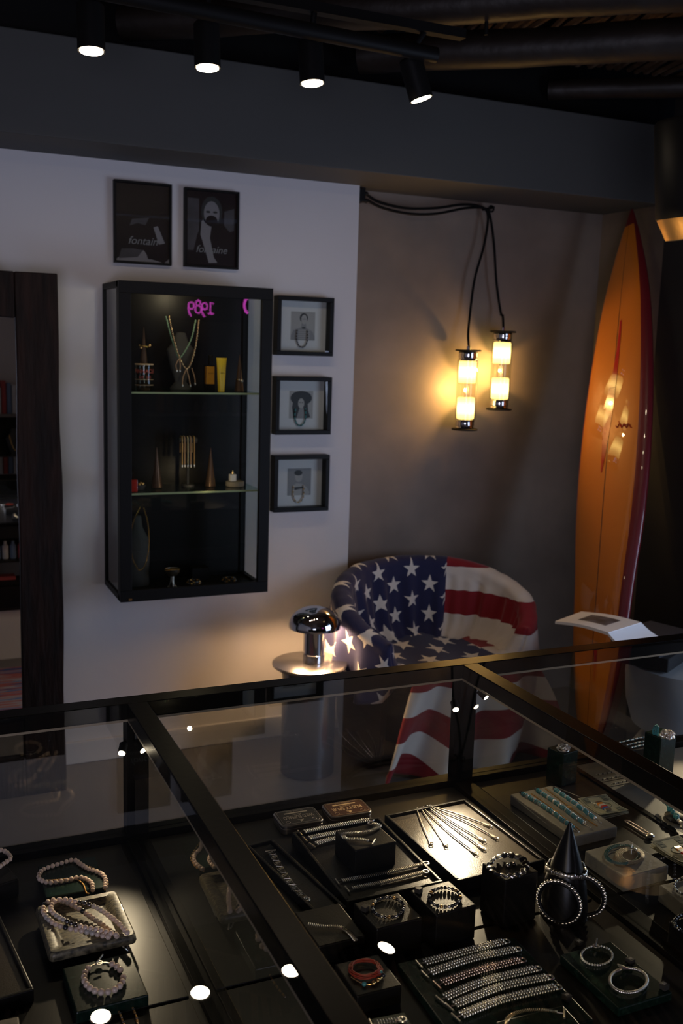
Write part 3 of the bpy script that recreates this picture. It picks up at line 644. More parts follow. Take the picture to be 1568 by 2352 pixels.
mb = MB().lathe([(.05, 0), (.05, .01), (.02, .03), (.06, .12), (.07, .17), (.03, .21), (.02, .25), (0, .25)], (.93, -1.78, .801), M_bust, 24, sy=.6); mb.build('necklace_bust', label='dark neck form in the shelf unit reflected in the mirror', cat='display bust')
mb = MB()
for q in smoothpath([(.885, -1.70, 1.0), (.90, -1.69, .93), (.93, -1.68, .87), (.96, -1.69, .93), (.975, -1.70, 1.0)], .008): mb.sph(q, .004, M_gold, 6, 5)
mb.build('gold_chain_necklace', label='gold necklace on the dark neck form reflected in the mirror', cat='necklace')
t = thing('wall_shelf', 'white floating shelf on the wall opposite, reflected in the cabinet door', 'shelf', (2.5, -1.85, 1.0))
mb = MB().bx(2.05, 2.98, -1.99, -1.75, 1.0, 1.025, M_white); mb.build('shelf_board', t, smooth=False)
yb = [mat('box_amber', (.75, .33, .03), .5), mat('box_ochre', (.45, .30, .05), .5), mat('box_olive', (.25, .22, .05), .5)]
for i, (x, w_, h_, c, nm) in enumerate(((2.15, .06, .20, 0, 'tall amber'), (2.23, .06, .20, 1, 'tall ochre'), (2.31, .07, .12, 2, 'low olive'), (2.74, .06, .14, 1, 'short ochre'), (2.84, .05, .14, 2, 'short olive'))):
    mb = MB().bx(x, x+w_, -1.9, -1.8, 1.0255, 1.0255+h_, yb[c]); mb.build('product_box', smooth=False, bevel=.002, label=nm+' box on the white shelf reflected in the cabinet door', cat='box', group='boxes on the reflected shelf')
for i, x in enumerate((2.52, 2.60)):
    mb = MB().lathe([(.022, 0), (.024, .06), (.012, .08), (.012, .10), (0, .10)], (x, -1.85, 1.0255), M_tumb if False else bc[2], 18); mb.build('bottle', label=('left' if i == 0 else 'right')+' white bottle on the shelf reflected in the cabinet door', cat='bottle', group='bottles on the reflected shelf')
# neon sign
t = thing('neon_sign', 'pink neon sign reading 1989 on the wall opposite, mirrored in the cabinet door', 'neon sign', (2.53, -1.97, 1.9))
def neon(pts, nm='neon_digit', closed=False): mb = MB().tube([Vector((2.585-(a-.0)*1.0, -1.955, 1.968+b)) for a, b in pts], .0058, M_pinkm, 8, closed=closed); mb.build(nm, t)
def arc(cx, cy, rx, ry, a0, a1, n=18): return [(cx+rx*math.cos(math.radians(a0+(a1-a0)*i/n)), cy+ry*math.sin(math.radians(a0+(a1-a0)*i/n))) for i in range(n+1)]
# seen from inside the room looking to -Y: +x runs to the viewer's left, so build left to right with decreasing x
neon([(-.118, .045), (-.09, .055), (-.09, -.04), (-.12, -.045), (-.065, -.045)])
neon(arc(-.035, .02, .026, .03, 0, 360)+arc(-.045, .0, .036, .075, 20, -80))
neon(arc(.025, .045, .022, .024, -90, 270)+arc(.025, -.012, .028, .033, 90, -270))
neon(arc(.09, .02, .026, .03, 0, 360)+arc(.08, .0, .036, .075, 20, -80))
mb = MB().tube([Vector((2.95+.11-.06*math.cos(a*.1), -1.955, 2.012+.075*math.sin(a*.1))) for a in range(-12, 13)], .011, M_pinkm, 8); mb.build('neon_curve', t)
mb = MB().bx(2.3, 3.05, -1.999, -1.975, 1.85, 2.1, M_black); mb.build('backing_board', t, smooth=False)

# ================================================================== PENDANT WALL LAMPS
YL = 3.84
def lamp(px, pyt, pyb, label, tilt):
    a = ony(px, pyt, YL); b = ony(px-8 if px < 1100 else px-10, pyb, YL); zt, zb_ = a.z, b.z; h = zt-zb_; x = (a.x+b.x)/2
    t = thing('tube_lamp', label, 'lamp', (x, YL, zb_), 'lit tube lamps on the concrete wall')
    c = Vector((x, YL, 0))
    for nm, z in (('end_disc', zt-.008), ('end_disc', zb_)):
        mb = MB().lathe([(.055, 0), (.058, .002), (.058, .006), (.055, .008), (0, .008)], (x, YL, z), M_black, 36); mb.build(nm, t)
    for z in (zt-.048, zb_+.008):
        mb = MB().lathe([(.040, 0), (.043, .004), (.040, .010), (.043, .018), (.041, .026), (.043, .034), (.040, .04)], (x, YL, z), M_chrome, 36); mb.build('chrome_collar', t)
    mb = MB().lathe([(.046, .045), (.046, h-.045)], (x, YL, zb_), M_tumb, 36); mb.f = mb.f[:-2]; mb.m = mb.m[:-2]; gt_ = mb.build('glass_tube', t)
    sec = (h-.096); s1 = sec*.37
    for z in (zb_+.050, zb_+.046+sec-s1):
        mb = MB(); n = 48; vs = []
        for zz in (0, .004, s1-.004, s1):
            for j in range(n): an = 2*PI*j/n; rr = (.0385 if j % 2 else .0365)-(.003 if zz in (0, s1) else 0); vs.append((x+rr*math.cos(an), YL+rr*math.sin(an), z+zz))
        mb.add(vs, [[i*n+j, i*n+(j+1) % n, (i+1)*n+(j+1) % n, (i+1)*n+j] for i in range(3) for j in range(n)]+[list(range(n))[::-1], [3*n+j for j in range(n)]], M_diff); mb.build('glowing_diffuser', t, label='ribbed glowing yellow section')
    for dx in (-.012, 0, .014): mb = MB().cyl((x+dx, YL+.005*dx*100, zb_+.045), (x+dx, YL+.5*dx, zt-.045), .002, M_steel, 8); mb.build('inner_rod', gt_)
    mb = MB().lathe([(.009, 0), (.009, .014), (.005, .018)], (x, YL, zt), M_chrome, 16); mb.build('cord_grip', t)
    point('tube_lamp_glow', (x-.02, YL-.005, (zt+zb_)/2), (1, .52, .16), 5, .006)
    return Vector((x, YL, zt+.018))
e1 = lamp(1075, 803, 988, 'lit glass tube lamp hanging lower, left of the pair on the concrete wall', 0)
e2 = lamp(1155, 760, 942, 'lit glass tube lamp hanging higher, right of the pair on the concrete wall', 0)
b = ony(829, 450, 3.87)
mb = MB().box((1.775, 3.87, b.z), (.035, .06, .055), M_black).cyl((1.79, 3.86, b.z+.01), (1.81, 3.86, b.z+.008), .009, M_black).cyl((1.79, 3.86, b.z-.018), (1.81, 3.86, b.z-.02), .009, M_black)
mb.build('junction_box', smooth=False, bevel=.003, label='small black cable box at the top corner where white and concrete walls meet', cat='cable box')
hk = ony(1117, 480, 3.90)
mb = MB().cyl((hk.x, 3.93, hk.z), (hk.x, 3.84, hk.z), .005, M_black).torus((hk.x, 3.86, hk.z-.004), .012, .004, M_black, (0, 1, 0)); mb.build('cable_hook', label='black hook on the concrete wall gathering both lamp cables', cat='hook')
def cable(pxs, end, label):
    pts = [ony(*p, 3.87 if i else 3.86) for i, p in enumerate(pxs)]; pts[0].x = 1.808; pts.append(end+Vector((0, .01, .05))); pts.append(end)
    mb = MB().tube(smoothpath(pts, .02)+[end], .0055, M_cable, 10); mb.build('lamp_cable', label=label, cat='cable', group='cables of the tube lamps')
cable([(838, 447), (870, 464), (930, 478), (1000, 478), (1060, 470), (1100, 474), (1120, 492), (1112, 560), (1090, 640), (1079, 720)], e1, 'black cable sagging to the hook and down to the lower left tube lamp')
cable([(838, 459), (880, 478), (940, 491), (1000, 491), (1070, 478), (1110, 478), (1124, 492), (1134, 560), (1140, 650), (1150, 720)], e2, 'black cable sagging to the hook and down to the higher right tube lamp')

# ================================================================== SURFBOARD (leans against the right wall)
TAIL = Vector((2.47, 3.03, .02)); NOSE = Vector((2.985, 3.66, 2.275)); LD = (NOSE-TAIL); LEN = LD.length; LD.normalize()
WD = Vector((-.03, -1, 0)); WD = (WD-LD*WD.dot(LD)).normalized(); NR = WD.cross(LD).normalized()
if NR.x > 0: NR = -NR
def onboard(px, py):
    d = ray(px, py); O = Vector((0, 0, EYE)); t = (TAIL-O).dot(NR)/d.dot(NR); q = O+d*t-TAIL; return q.dot(LD)/LEN, q.dot(WD)
left = sorted(onboard(*p) for p in ((1435, 505), (1409, 600), (1386, 700), (1364, 850), (1345, 1000), (1330, 1150), (1321, 1300), (1316, 1450), (1320, 1550), (1330, 1680), (1338, 1760)))
right = sorted(onboard(*p) for p in ((1448, 505), (1470, 580), (1490, 680), (1500, 790), (1503, 900), (1496, 1050), (1478, 1200), (1450, 1330), (1432, 1480), (1394, 1660), (1350, 1760)))
def itp(tab, s):
    if s <= tab[0][0]: return tab[0][1]
    for (a, u), (b_, v) in zip(tab, tab[1:]):
        if a <= s <= b_: return u+(v-u)*(s-a)/(b_-a)
    return tab[-1][1]
# symmetric board: average half width about its own centre line
def half(s): return max(.004, (itp(right, s)-itp(left, s))/2)
hs = [half(i/60) for i in range(61)]
hs = [sum(hs[max(0, i-2):i+3])/len(hs[max(0, i-2):i+3]) for i in range(61)]
cs = [(itp(right, i/60)+itp(left, i/60))/2 for i in range(61)]
cfit = np.polyfit(np.arange(6, 55)/60, cs[6:55], 1)
def hw(s):
    f = s*60; i = min(59, int(f)); v = hs[i]+(hs[i+1]-hs[i])*(f-i)
    return v*min(1, (max(0, (1-s))/.04)**.6)*min(1, (max(0, s)/.03)**.6)+.0015
HMAX = max(hs)
def bp(s, u, side):       # u in -1..1, side +1 deck
    wv = hw(s)*1.0; th = .034*min(1, (hw(s)/HMAX))**.7+.002
    z = th*(1-abs(u)**5)**.5 if abs(u) < 1 else 0
    rock = .03*(s-.45)**2
    cc = cfit[0]*s+cfit[1]
    return TAIL+LD*(s*LEN)+WD*(cc+wv*u)+NR*(side*z+rock)
t = thing('surfboard', 'tall orange surfboard with dark red rails leaning against the right wall', 'surfboard', TAIL)
us = [-1, -.99, -.96, -.92, -.87, -.80, -.65, -.45, -.25, -.12, -.04, -.012, .012, .04, .12, .25, .45, .65, .80, .87, .92, .96, .99, 1]
mb = MB(); NS = 90; K = len(us)
for side in (1, -1):
    vs = [bp(i/NS, u, side) for i in range(NS+1) for u in us]; k0 = len(mb.v); mb.v += vs
    for i in range(NS):
        for j in range(K-1):
            um = (us[j]+us[j+1])/2; m = M_orange
            if um > .74 or um < -.86 or i > NS-4: m = M_dred
            if abs(um) < .012: m = M_stringer
            f = [k0+i*K+j, k0+i*K+j+1, k0+(i+1)*K+j+1, k0+(i+1)*K+j]
            mb.f.append(f if side == 1 else f[::-1]); mb.m.append(mb.mi(m))
mb.build('board_body', t)
def onskin(px, py):
    s, wv = onboard(px, py); cc = cfit[0]*s+cfit[1]; u = max(-.85, min(.85, (wv-cc)/hw(s)))
    return bp(s, u, 1)+NR*.0015
def ribbon(rows_, m, nm, lab):      # rows of (left px, right px, y px) down the board
    mb = MB(); out = []
    for (l0, r0_, y0), (l1, r1_, y1) in zip(rows_, rows_[1:]):
        n_ = max(1, int(abs(y1-y0)/8))
        for i in range(n_): f = i/n_; out.append((l0+(l1-l0)*f, r0_+(r1_-r0_)*f, y0+(y1-y0)*f))
    out.append(rows_[-1]); vs = []
    for l, r__, y in out: vs += [onskin(l, y), onskin(r__, y-3)]
    mb.add(vs, [[2*i, 2*i+1, 2*i+3, 2*i+2] for i in range(len(out)-1)], m); mb.build(nm, t, smooth=False, label=lab)
ribbon([(1438, 1442, 742), (1431, 1438, 810), (1419, 1431, 880), (1407, 1425, 925), (1401, 1416, 944)], M_bolt, 'lightning_bolt', 'upper half of the red lightning bolt')
ribbon([(1413, 1430, 884), (1410, 1425, 930), (1401, 1419, 975), (1398, 1410, 1030), (1395, 1398, 1090)], M_bolt, 'lightning_bolt', 'lower half of the red lightning bolt')
s0 = onskin(1446, 982)
mb = MB().tube([onskin(1430+i*2.2, 982+5*math.sin(i*1.3)) for i in range(17)], .0022, M_bolt, 5).tube([onskin(1436, 972), onskin(1444, 984), onskin(1458, 978)], .0018, M_bolt, 5); mb.build('maker_script', t, label='small red script mark')

# ================================================================== ARMCHAIR WITH FLAG
CH = Vector((2.01, 3.47, 0))
FACE = 0.0
RO = .425; SEAT = .415
def rimz(ph):   # ph: angle from the back, - = left, + = right (radians)
    a = abs(ph)/2.1; return .755-.035*a-.24*max(0, a-.25)**1.5
def shell(ph, r):
    x = CH.x+r*1.03*math.sin(ph); y = CH.y+r*math.cos(ph)*(.84 if math.cos(ph) > 0 else .62); return x, y
t = thing('armchair', 'black tub armchair almost hidden under the flag, by the concrete wall', 'armchair', (CH.x, CH.y, 0))
mb = MB(); n = 60; vs = []; prof = [(-.02, .06), (0, .3), (0, .6), (-.01, .96), (-.030, .95), (-.04, .95), (-.05, .9), (-.045, .7), (-.04, .3)]
A = 2.25
for i in range(n+1):
    ph = -A+2*A*i/n; rz_ = rimz(ph)-.065
    for (dr, fz) in prof: x, y = shell(ph, RO-.018+dr); vs.append((x, y, fz*rz_))
k = len(prof); mb.add(vs, [[i*k+j, i*k+j+1, (i+1)*k+j+1, (i+1)*k+j] for i in range(n) for j in range(k-1)]+[list(range(k)), [n*k+j for j in range(k)][::-1]], M_dfab); mb.build('tub_back', t)
mb = MB().lathe([(.28, .10), (.34, .12), (.335, .33), (.30, .365), (0, .37)], (CH.x, CH.y+.02, 0), M_dfab, 40, sy=.72); mb.build('seat', t)
for a in (.8, 2.35, 3.9, 5.5): mb = MB().lathe([(.014, 0), (.022, .13)], (CH.x+.26*math.cos(a), CH.y+.2*math.sin(a), 0), M_wood, 14); mb.build('leg', t)

def cloth_grid(name, rows, parent):
    # rows: list of rows of (Vector, u, v)
    n = len(rows); k = len(rows[0]); me = bpy.data.meshes.new(name)
    vs = [tuple(c[0]-parent.location) for r in rows for c in r]; fs = [[i*k+j, i*k+j+1, (i+1)*k+j+1, (i+1)*k+j] for i in range(n-1) for j in range(k-1)]
    me.from_pydata(vs, [], fs); uvl = me.uv_layers.new(name='cloth'); fl = [c for r in rows for c in r]
    for lp_ in me.loops: uvl.data[lp_.index].uv = (fl[lp_.vertex_index][1], fl[lp_.vertex_index][2])
    me.materials.append(M_flag); me.polygons.foreach_set('use_smooth', [True]*len(me.polygons))
    o = bpy.data.objects.new(name, me); C.objects.link(o); o.parent = parent
    so = o.modifiers.new('solid', 'SOLIDIFY'); so.thickness = .003; so.offset = 0
    return o
fb = thing('flag_blanket', 'large American flag draped over the tub armchair', 'flag', (CH.x, CH.y, 0))
PH0 = .52      # angle at which the star field ends
rows = []
NP = 150
for i in range(NP+1):
    ph = -2.3+4.55*i/NP; rz_ = rimz(ph); row = []
    u = (ph-PH0)*RO*.98
    outer_bottom = .30 if ph < 0 else .24
    fold = .010*math.sin(ph*17+1)+.007*math.sin(ph*31)+.004*noise.noise(Vector((ph*6, 0, 0)))
    # outside from the hem up
    path = []
    if abs(ph) > .7:
        for j in range(14): f = j/13; z = outer_bottom+(rz_-.035-outer_bottom)*f; path.append((RO+.012+(.035*(1-f)*math.sin(ph*14)+.02*(1-f)), z, -(rz_-z)))
    else:
        for j in range(14): f = j/13; z = rz_-.10+(.065)*f; path.append((RO+.012, z, -(rz_-z)))
    for j in range(9): a = PI*j/8; path.append((RO-.026+.040*math.cos(a), rz_-.026+.030*math.sin(a), -.02+.06*j/8))
    D = rz_-.026-SEAT
    for j in range(1, 30): f = j/29; path.append((RO-.066-.06*f**1.5-.9*max(0, f-.75)**2, rz_-.026-D*f, .04+.36*f*(D/.33)**.6))
    for (r, z, v) in path:
        inn = 1 if r < RO-.07 else .3
        rr = r-fold*inn*(.4+.9*min(1, max(0, (rz_-z)/.3)))
        # creases radiating from the canton edge
        x, y = shell(ph, rr); row.append((Vector((x, y, z+.004*noise.noise(Vector((ph*9, z*14, 0))))), u, (v+.045) if ph < PH0 else .07+(.755-z)*1.12))
    rows.append(row)
def endcap(row, sgn):
    out = []
    for k in (1, 2, 3):
        nr = []; n_ = len(row)
        for i, (p, u, v) in enumerate(row):
            zz = p.z; o_ = min(row, key=lambda c: abs(c[0].z-zz)+(0 if (row.index(c) < 18) != (i < 18) else 9))[0]
            nr.append((p.lerp(o_, .5*k/3)+Vector((0, -.022*math.sin(k/3*PI/2), 0)), u+sgn*.022*k, v))
        out.append(nr)
    return out
rows = endcap(rows[0], -1)[::-1]+rows+endcap(rows[-1], 1)
cloth_grid('back_drape', rows, fb)
rows = []
NT = 80; NX = 90
for i in range(NX+1):
    s = i/NX; row = []
    for j in range(NT+1):
        f = j/NT
        if f < .45:       # seat, back to front
            g = f/.45; y = CH.y+.26-.50*g; z = SEAT+.012-.03*g*(1-g)+.006*math.sin(s*14+g*3); half_ = .30-.03*g; xc = CH.x+.01
            x = xc+(s-.5)*2*half_; v = .40+.308*g
        elif f < .53:     # roll over the front edge
            g = (f-.45)/.08; a = g*PI/2; y = CH.y-.24-.03*math.sin(a); z = SEAT+.012-.03*(1-math.cos(a)); x = CH.x+.01+(s-.5)*2*(.27+.03*g); v = .708+.045*g
        else:             # front fall
            g = (f-.53)/.47; z = (SEAT-.018)*(1-g)+.012+.012*math.sin(s*7+1)*g; 
            xl = CH.x-.25-.16*g-.0*g; xr = CH.x+.32+.11*math.sin(min(1, g*1.4)*PI/2)
            x = xl+(xr-xl)*s; y = CH.y-.272-.01*g-(.022+.045*g)*math.sin(s*19+g*1.8)-.016*g*math.sin(s*41+1)
            v = .753+(.450+.05*math.sin(s*5+2)+.04*math.sin(s*11))*g
        u = (x-CH.x-.20)
        row.append((Vector((x, y, z)), u if v < .69 else max(u, .01), v))
    rows.append(row)
cloth_grid('front_drape', rows, fb)

# ================================================================== SIDE TABLE + LAMP
TX, TY, TZ = 1.432, 3.44, .443
t = thing('side_table', 'round brushed steel side table beside the flag armchair', 'side table', (TX, TY, 0))
mb = MB().lathe([(.02, -.012), (.143, -.012), (.146, -.008), (.146, -.002), (.143, 0), (0, 0)], (TX, TY, TZ), M_steel, 64); mb.build('table_top', t)
mb = MB().lathe([(.094, 0), (.105, .003), (.105, .38), (.112, TZ-.013), (.02, TZ-.012)], (TX, TY, 0), M_steeld, 64); mb.build('drum_base', t)
lx, ly = 1.448, 3.44
t = thing('table_lamp', 'chrome mushroom lamp on the steel side table', 'lamp', (lx, ly, TZ))
mb = MB().lathe([(.041, .0005), (.042, .003), (.042, .035), (.0408, .036), (.0408, .037), (.042, .038), (.042, .155), (.02, .16)], (lx, ly, TZ), M_chrome, 56); mb.build('stem', t)
pr_ = [(.100*math.cos(a), .078*math.sin(a)) for a in [math.radians(x) for x in range(0, 91, 6)]]
mb = MB().lathe([(.094, .008), (.100, -.006)]+pr_[:-1]+[(0, .078)], (lx, ly, TZ+.146), M_chrome, 64); mb.f = [f for f in mb.f if len(f) < 60]; mb.m = mb.m[:len(mb.f)]; dm_ = mb.build('dome_shade', t)
mb = MB().lathe([(.09*math.cos(math.radians(a)), .068*math.sin(math.radians(a))) for a in range(4, 85, 8)]+[(0, .07)], (lx, ly, TZ+.146), M_paper, 48); mb.f = [f for f in mb.f if len(f) < 48]; mb.m = mb.m[:len(mb.f)]; mb.build('inner_shade', dm_)
mb = MB().lathe([(.048, 0), (.052, .01), (.045, .03), (.02, .04), (0, .04)], (lx, ly, TZ+.152), emitmat('lamp_bulb', (1, .62, .30), 4), 28); mb.build('bulb', t)
for a in (2.6, 5.2, .6): point('table_lamp_glow', (lx+.066*math.cos(a), ly+.066*math.sin(a), TZ+.163), (1, .60, .30), 3.4, .012)

# ================================================================== STOOL, MAGAZINE
sx_, sy_ = 2.62, 2.68
t = thing('sculptural_stool', 'grey two-lobed round pedestal behind the glass case at the right edge', 'stool', (sx_, sy_, 0))
mb = MB().lathe([(.10, 0), (.17, .03), (.205, .11), (.20, .19), (.16, .255), (.12, .28)], (sx_, sy_, 0), M_planter, 48); mb.build('base_lobe', t)
mb = MB().lathe([(.12, .28), (.19, .32), (.215, .40), (.225, .50), (.22, .55), (.18, .56), (0, .555)], (sx_, sy_, 0), M_planter, 48); mb.build('bowl_top', t)
mb = MB().box((2.50, 2.80, .5865), (.26, .2, .05), M_dfab, rz=.5).box((2.49, 2.80, .636), (.24, .19, .048), bc[3], rz=.3); mb.build('book_stack', smooth=False, bevel=.003, label='pair of dark thick books stacked on the grey pedestal under the magazine', cat='books') if False else None
for z, rz, m, lab in ((.5865, .5, M_dfab, 'lower thick black book on the grey pedestal'), (.638, .3, bc[3], 'upper thick black book on the grey pedestal, under the magazine')):
    mb = MB().box((2.50, 2.74, z), (.26, .20, .050), m, rz=rz); mb.build('book', smooth=False, bevel=.003, label=lab, cat='book', group='books on the pedestal')
a = onz(1275, 1418, .72); b = onz(1335, 1396, .72); c = onz(1472, 1438, .71); d = onz(1396, 1462, .71)
t = thing('magazine', 'open magazine with a white page and a dark photograph lying on the books', 'magazine', ((a+c)/2).x and ((a.x+c.x)/2, (a.y+c.y)/2, .664))
def page(P, Q, R_, S, hgt, z0, thick, nm):
    mb = MB(); n = 20; vs = []
    for i in range(n+1):
        f = i/n; p = P.lerp(S, f); q = Q.lerp(R_, f); dz = hgt(f)
        vs += [Vector((p.x, p.y, z0+dz)), Vector((q.x, q.y, z0+dz)), Vector((q.x, q.y, z0+dz-thick)), Vector((p.x, p.y, z0+dz-thick))]
    mb.add(vs, [[i*4+j, i*4+(j+1) % 4, (i+1)*4+(j+1) % 4, (i+1)*4+j] for i in range(n) for j in range(4)]+[[3, 2, 1, 0], [n*4+j for j in range(4)]], M_paper); return mb
hg = lambda f: .012*math.sin(f*PI)*1+.018*f*f
mb = page(a, b, c, d, hg, .706, .010, 'page'); mb.build('left_page', t)
P = lambda u, v: (a.lerp(b, v)).lerp(d.lerp(c, v), u)
mb = MB(); n = 14; vs = []
for i in range(n+1):
    u = .28+.50*i/n
    for v in (.28, .78): q = P(u, v); vs.append(Vector((q.x, q.y, .7066+hg(u))))
mb.add(vs, [[i*2, i*2+1, i*2+3, i*2+2] for i in range(n)], M_page); mb.build('printed_photo', t, label='dark landscape photograph')
e_ = c+(c-b)*.32-Vector((0, 0, .02)); g2 = d+(d-a)*.32-Vector((0, 0, .02))
mb = page(d.lerp(g2, .01), c.lerp(e_, .01), e_, g2, lambda f: .022*(1-f)**2-.012*f, .700, .010, 'page'); mb.build('right_page', t)

# ================================================================== DISPLAY CASE
ZB0 = .725; ZT0 = 1.0
XL = [-.42, .385, 1.09, 1.80]; YF, YBK = .56, 1.775
t = thing('display_case', 'long black framed glass counter case filled with jewellery', 'display case', (.7, 1.2, 0))
mb = MB()
x0, x1 = -.46, 1.82
mb.bx(x0, x1, YF, YBK, .60 if False else .66, ZB0-.002, M_mat)       # deck
mb.bx(x0, x1, YF, YBK-.30, .0, .66, M_mat)
for z in (.27, .385, .53): mb.bx(x0, x1, YBK-.30, YBK-.002, z, z+.012, M_mat)
mb.bx(x0, x1, YBK-.30, YBK-.004, .27, .39, M_black)
for x in (x0, .37, 1.08, x1-.02): mb.bx(x, x+.02, YBK-.30, YBK-.002, .27, .66, M_mat)
mb.build('cabinet_body', t, smooth=False)
mb = MB().bx(x0+.03, x1-.03, YBK-.28, YBK-.02, 0, .268, M_white).bx(x0+.03, x1-.03, YBK-.30, YBK-.296, .40, .53, M_white); mb.build('plinth', t, smooth=False)
# base boards and seams
for (a_, b_, m, nm) in ((x0+.02, .352, M_mat, 'base_board'), (.405, 1.062, M_mat, 'base_board'), (1.115, 1.365, M_mat, 'base_board'), (1.38, 1.785, M_beige, 'base_board')):
    for (ya, yb_) in ((.60, 1.255), (1.262, 1.735)):
        mb = MB().bx(a_, b_, ya, yb_, ZB0-.002, ZB0+.004, m); mb.build(nm, t, smooth=False, bevel=.001)
mb = MB().bx(x0, x1, YBK-.035, YBK, ZB0-.001, ZB0+.016, M_metal).bx(.364, .404, YF, YBK-.035, ZB0-.001, ZB0+.009, M_metal).bx(1.069, 1.109, YF, YBK-.035, ZB0-.001, ZB0+.009, M_metal) \
    .bx(1.366, 1.379, YF, YBK-.035, ZB0-.001, ZB0+.007, M_metal).bx(x0, x1, YF, YF+.035, ZB0-.001, ZB0+.016, M_metal); mb.build('base_frame', t, smooth=False, bevel=.001)
mb = MB().bx(x0, x1, YBK-.04, YBK, ZT0-.030, ZT0, M_metal); mb.build('top_rail', t, smooth=False, bevel=.0015)
mb = MB().bx(x0, x1, YF, YF+.04, ZT0-.030, ZT0, M_metal); mb.build('top_rail', t, smooth=False, bevel=.0015)
for x in (.365, 1.070, x0, x1-.04):
    mb = MB().bx(x, x+.037, YF+.04, YBK-.04, ZT0-.030, ZT0, M_metal); mb.build('cross_rail', t, smooth=False, bevel=.0015)
    for y in (YBK-.04, YF): mb = MB().bx(x, x+.040, y, y+.038, ZB0+.016, ZT0-.030, M_metal); mb.build('post', t, smooth=False, bevel=.0015)
mb = MB()
for x in (.366, 1.071): mb.bx(x, x+.005, YF+.04, YBK-.04, ZT0-.0345, ZT0-.0300, M_alu)
mb.bx(x0+.04, x1-.04, YBK-.040, YBK-.035, ZT0-.0345, ZT0-.0300, M_alu); mb.build('rail_glint', t, smooth=False, label='thin bronze coloured strip standing in for a reflection under the rail')  # strip colour stands in for the reflected line along the rail undersides
for (a_, b_) in ((x0+.04, .364), (.403, 1.069), (1.108, x1-.04)):
    mb = MB().bx(a_, b_, YF+.04, YBK-.04, ZT0-.007, ZT0-.001, M_glass); mb.build('top_glass', t, smooth=False)
    mb = MB().bx(a_, b_, YBK-.022, YBK-.018, ZB0+.016, ZT0-.030, M_glass); mb.build('back_glass', t, smooth=False)
for x in (.372, 1.077):
    mb = MB().bx(x, x+.004, YF+.04, YBK-.04, ZB0+.009, ZT0-.031, M_glass); mb.build('partition_glass', t, smooth=False)
LEDS = []
def led(loc, target, energy, ang, label):
    loc = Vector(loc); d_ = (Vector(target)-loc).normalized()
    t = thing('case_spotlight', label, 'spotlight', loc, 'tiny spotlights inside the counter case')
    mb = MB().cyl(loc-d_*.022, loc-d_*.001, .008, M_black, 16); lh_ = mb.build('lamp_head', t)
    mb = MB().cyl(loc-d_*.0012, loc-d_*.0002, .0062, M_led, 16); mb.build('lens', lh_)
    mb = MB().tube([loc-d_*.018, loc-d_*.018+Vector((.008, .02, .004))], .003, M_black, 8); mb.build('arm', t)
    spot('case_spot_beam', loc+d_*.001, target, (1, .78, .50), energy, ang, .6, .006)
led((.352, 1.722, .911), (.215, 1.40, .74), 3.6, 60, 'lit tiny spotlight on the left inner post of the counter case')
led((1.052, 1.722, .907), (.965, 1.42, .74), 8.5, 58, 'lit tiny spotlight on the left side of the right inner post')
spot('case_spot_beam_wide', (1.052, 1.718, .905), (.80, 1.45, .74), (1, .76, .48), 5, 130, 1, .006)
led((1.126, 1.722, .925), (1.26, 1.44, .74), .9, 75, 'tiny spotlight on the right side of the right inner post')
led((1.74, 1.722, .92), (1.50, 1.42, .73), 6, 80, 'tiny spotlight at the far right end of the case')
led((.43, .64, .95), (.78, 1.10, .74), 1.6, 75, 'tiny spotlight at the near left corner of the middle section')
# storage behind the case, seen in the mirror
for i, (x, m, nm) in enumerate(((.47, bc[0], 'pale blue'), (.51, bc[2], 'white'), (.55, bc[0], 'blue'), (.59, bc[1], 'red'), (.63, bc[2], 'cream'))):
    mb = MB().lathe([(.015, 0), (.017, .005), (.017, .07), (.008, .08), (.008, .095), (0, .095)], (x, 1.72, .543), m, 18); mb.build('bottle', label=nm+' bottle on the storage shelf behind the counter case, reflected in the mirror', cat='bottle', group='bottles stored behind the case')
mb = MB().bx(.42, .62, 1.62, 1.74, .3985, .425, M_black).bx(.44, .56, 1.64, 1.72, .4255, .445, bc[1]); mb.build('stock_tray', smooth=False, label='black tray with folded red pouch on the lower storage shelf, reflected in the mirror', cat='tray')

# ------------------------------------------------------------------ jewellery helpers
BZ = ZB0+.0045
def squad(px4, z):      # regular rectangle from four pixel corners taken at height z
    P = [onz(*p, z) for p in px4]; c = sum(P, Vector())/4
    e1 = ((P[1]-P[0])+(P[2]-P[3]))/4; e2 = ((P[2]-P[1])+(P[3]-P[0]))/4
    a1 = math.atan2(e1.y, e1.x); a2 = math.atan2(e2.y, e2.x)
    d_ = (a2-a1+PI) % (2*PI)-PI; m_ = (a1+a1+d_)/2; sg = 1 if d_ > 0 else -1
    u = Vector((math.cos(m_-sg*PI/4), math.sin(m_-sg*PI/4), 0)); v = Vector((math.cos(m_+sg*PI/4), math.sin(m_+sg*PI/4), 0))
    return c, u, v, e1.length, e2.length
def slab(name, px4, ztop, zbot, m, label, cat, bevel=.002, group=None):
    c, u, v, a, b = squad(px4, ztop); P = [c-u*a-v*b, c+u*a-v*b, c+u*a+v*b, c-u*a+v*b]
    if (P[1]-P[0]).cross(P[2]-P[1]).z < 0: P = P[::-1]
    return MB().prism(P, ztop-zbot, m).build(name, smooth=False, bevel=bevel, label=label, cat=cat, group=group)
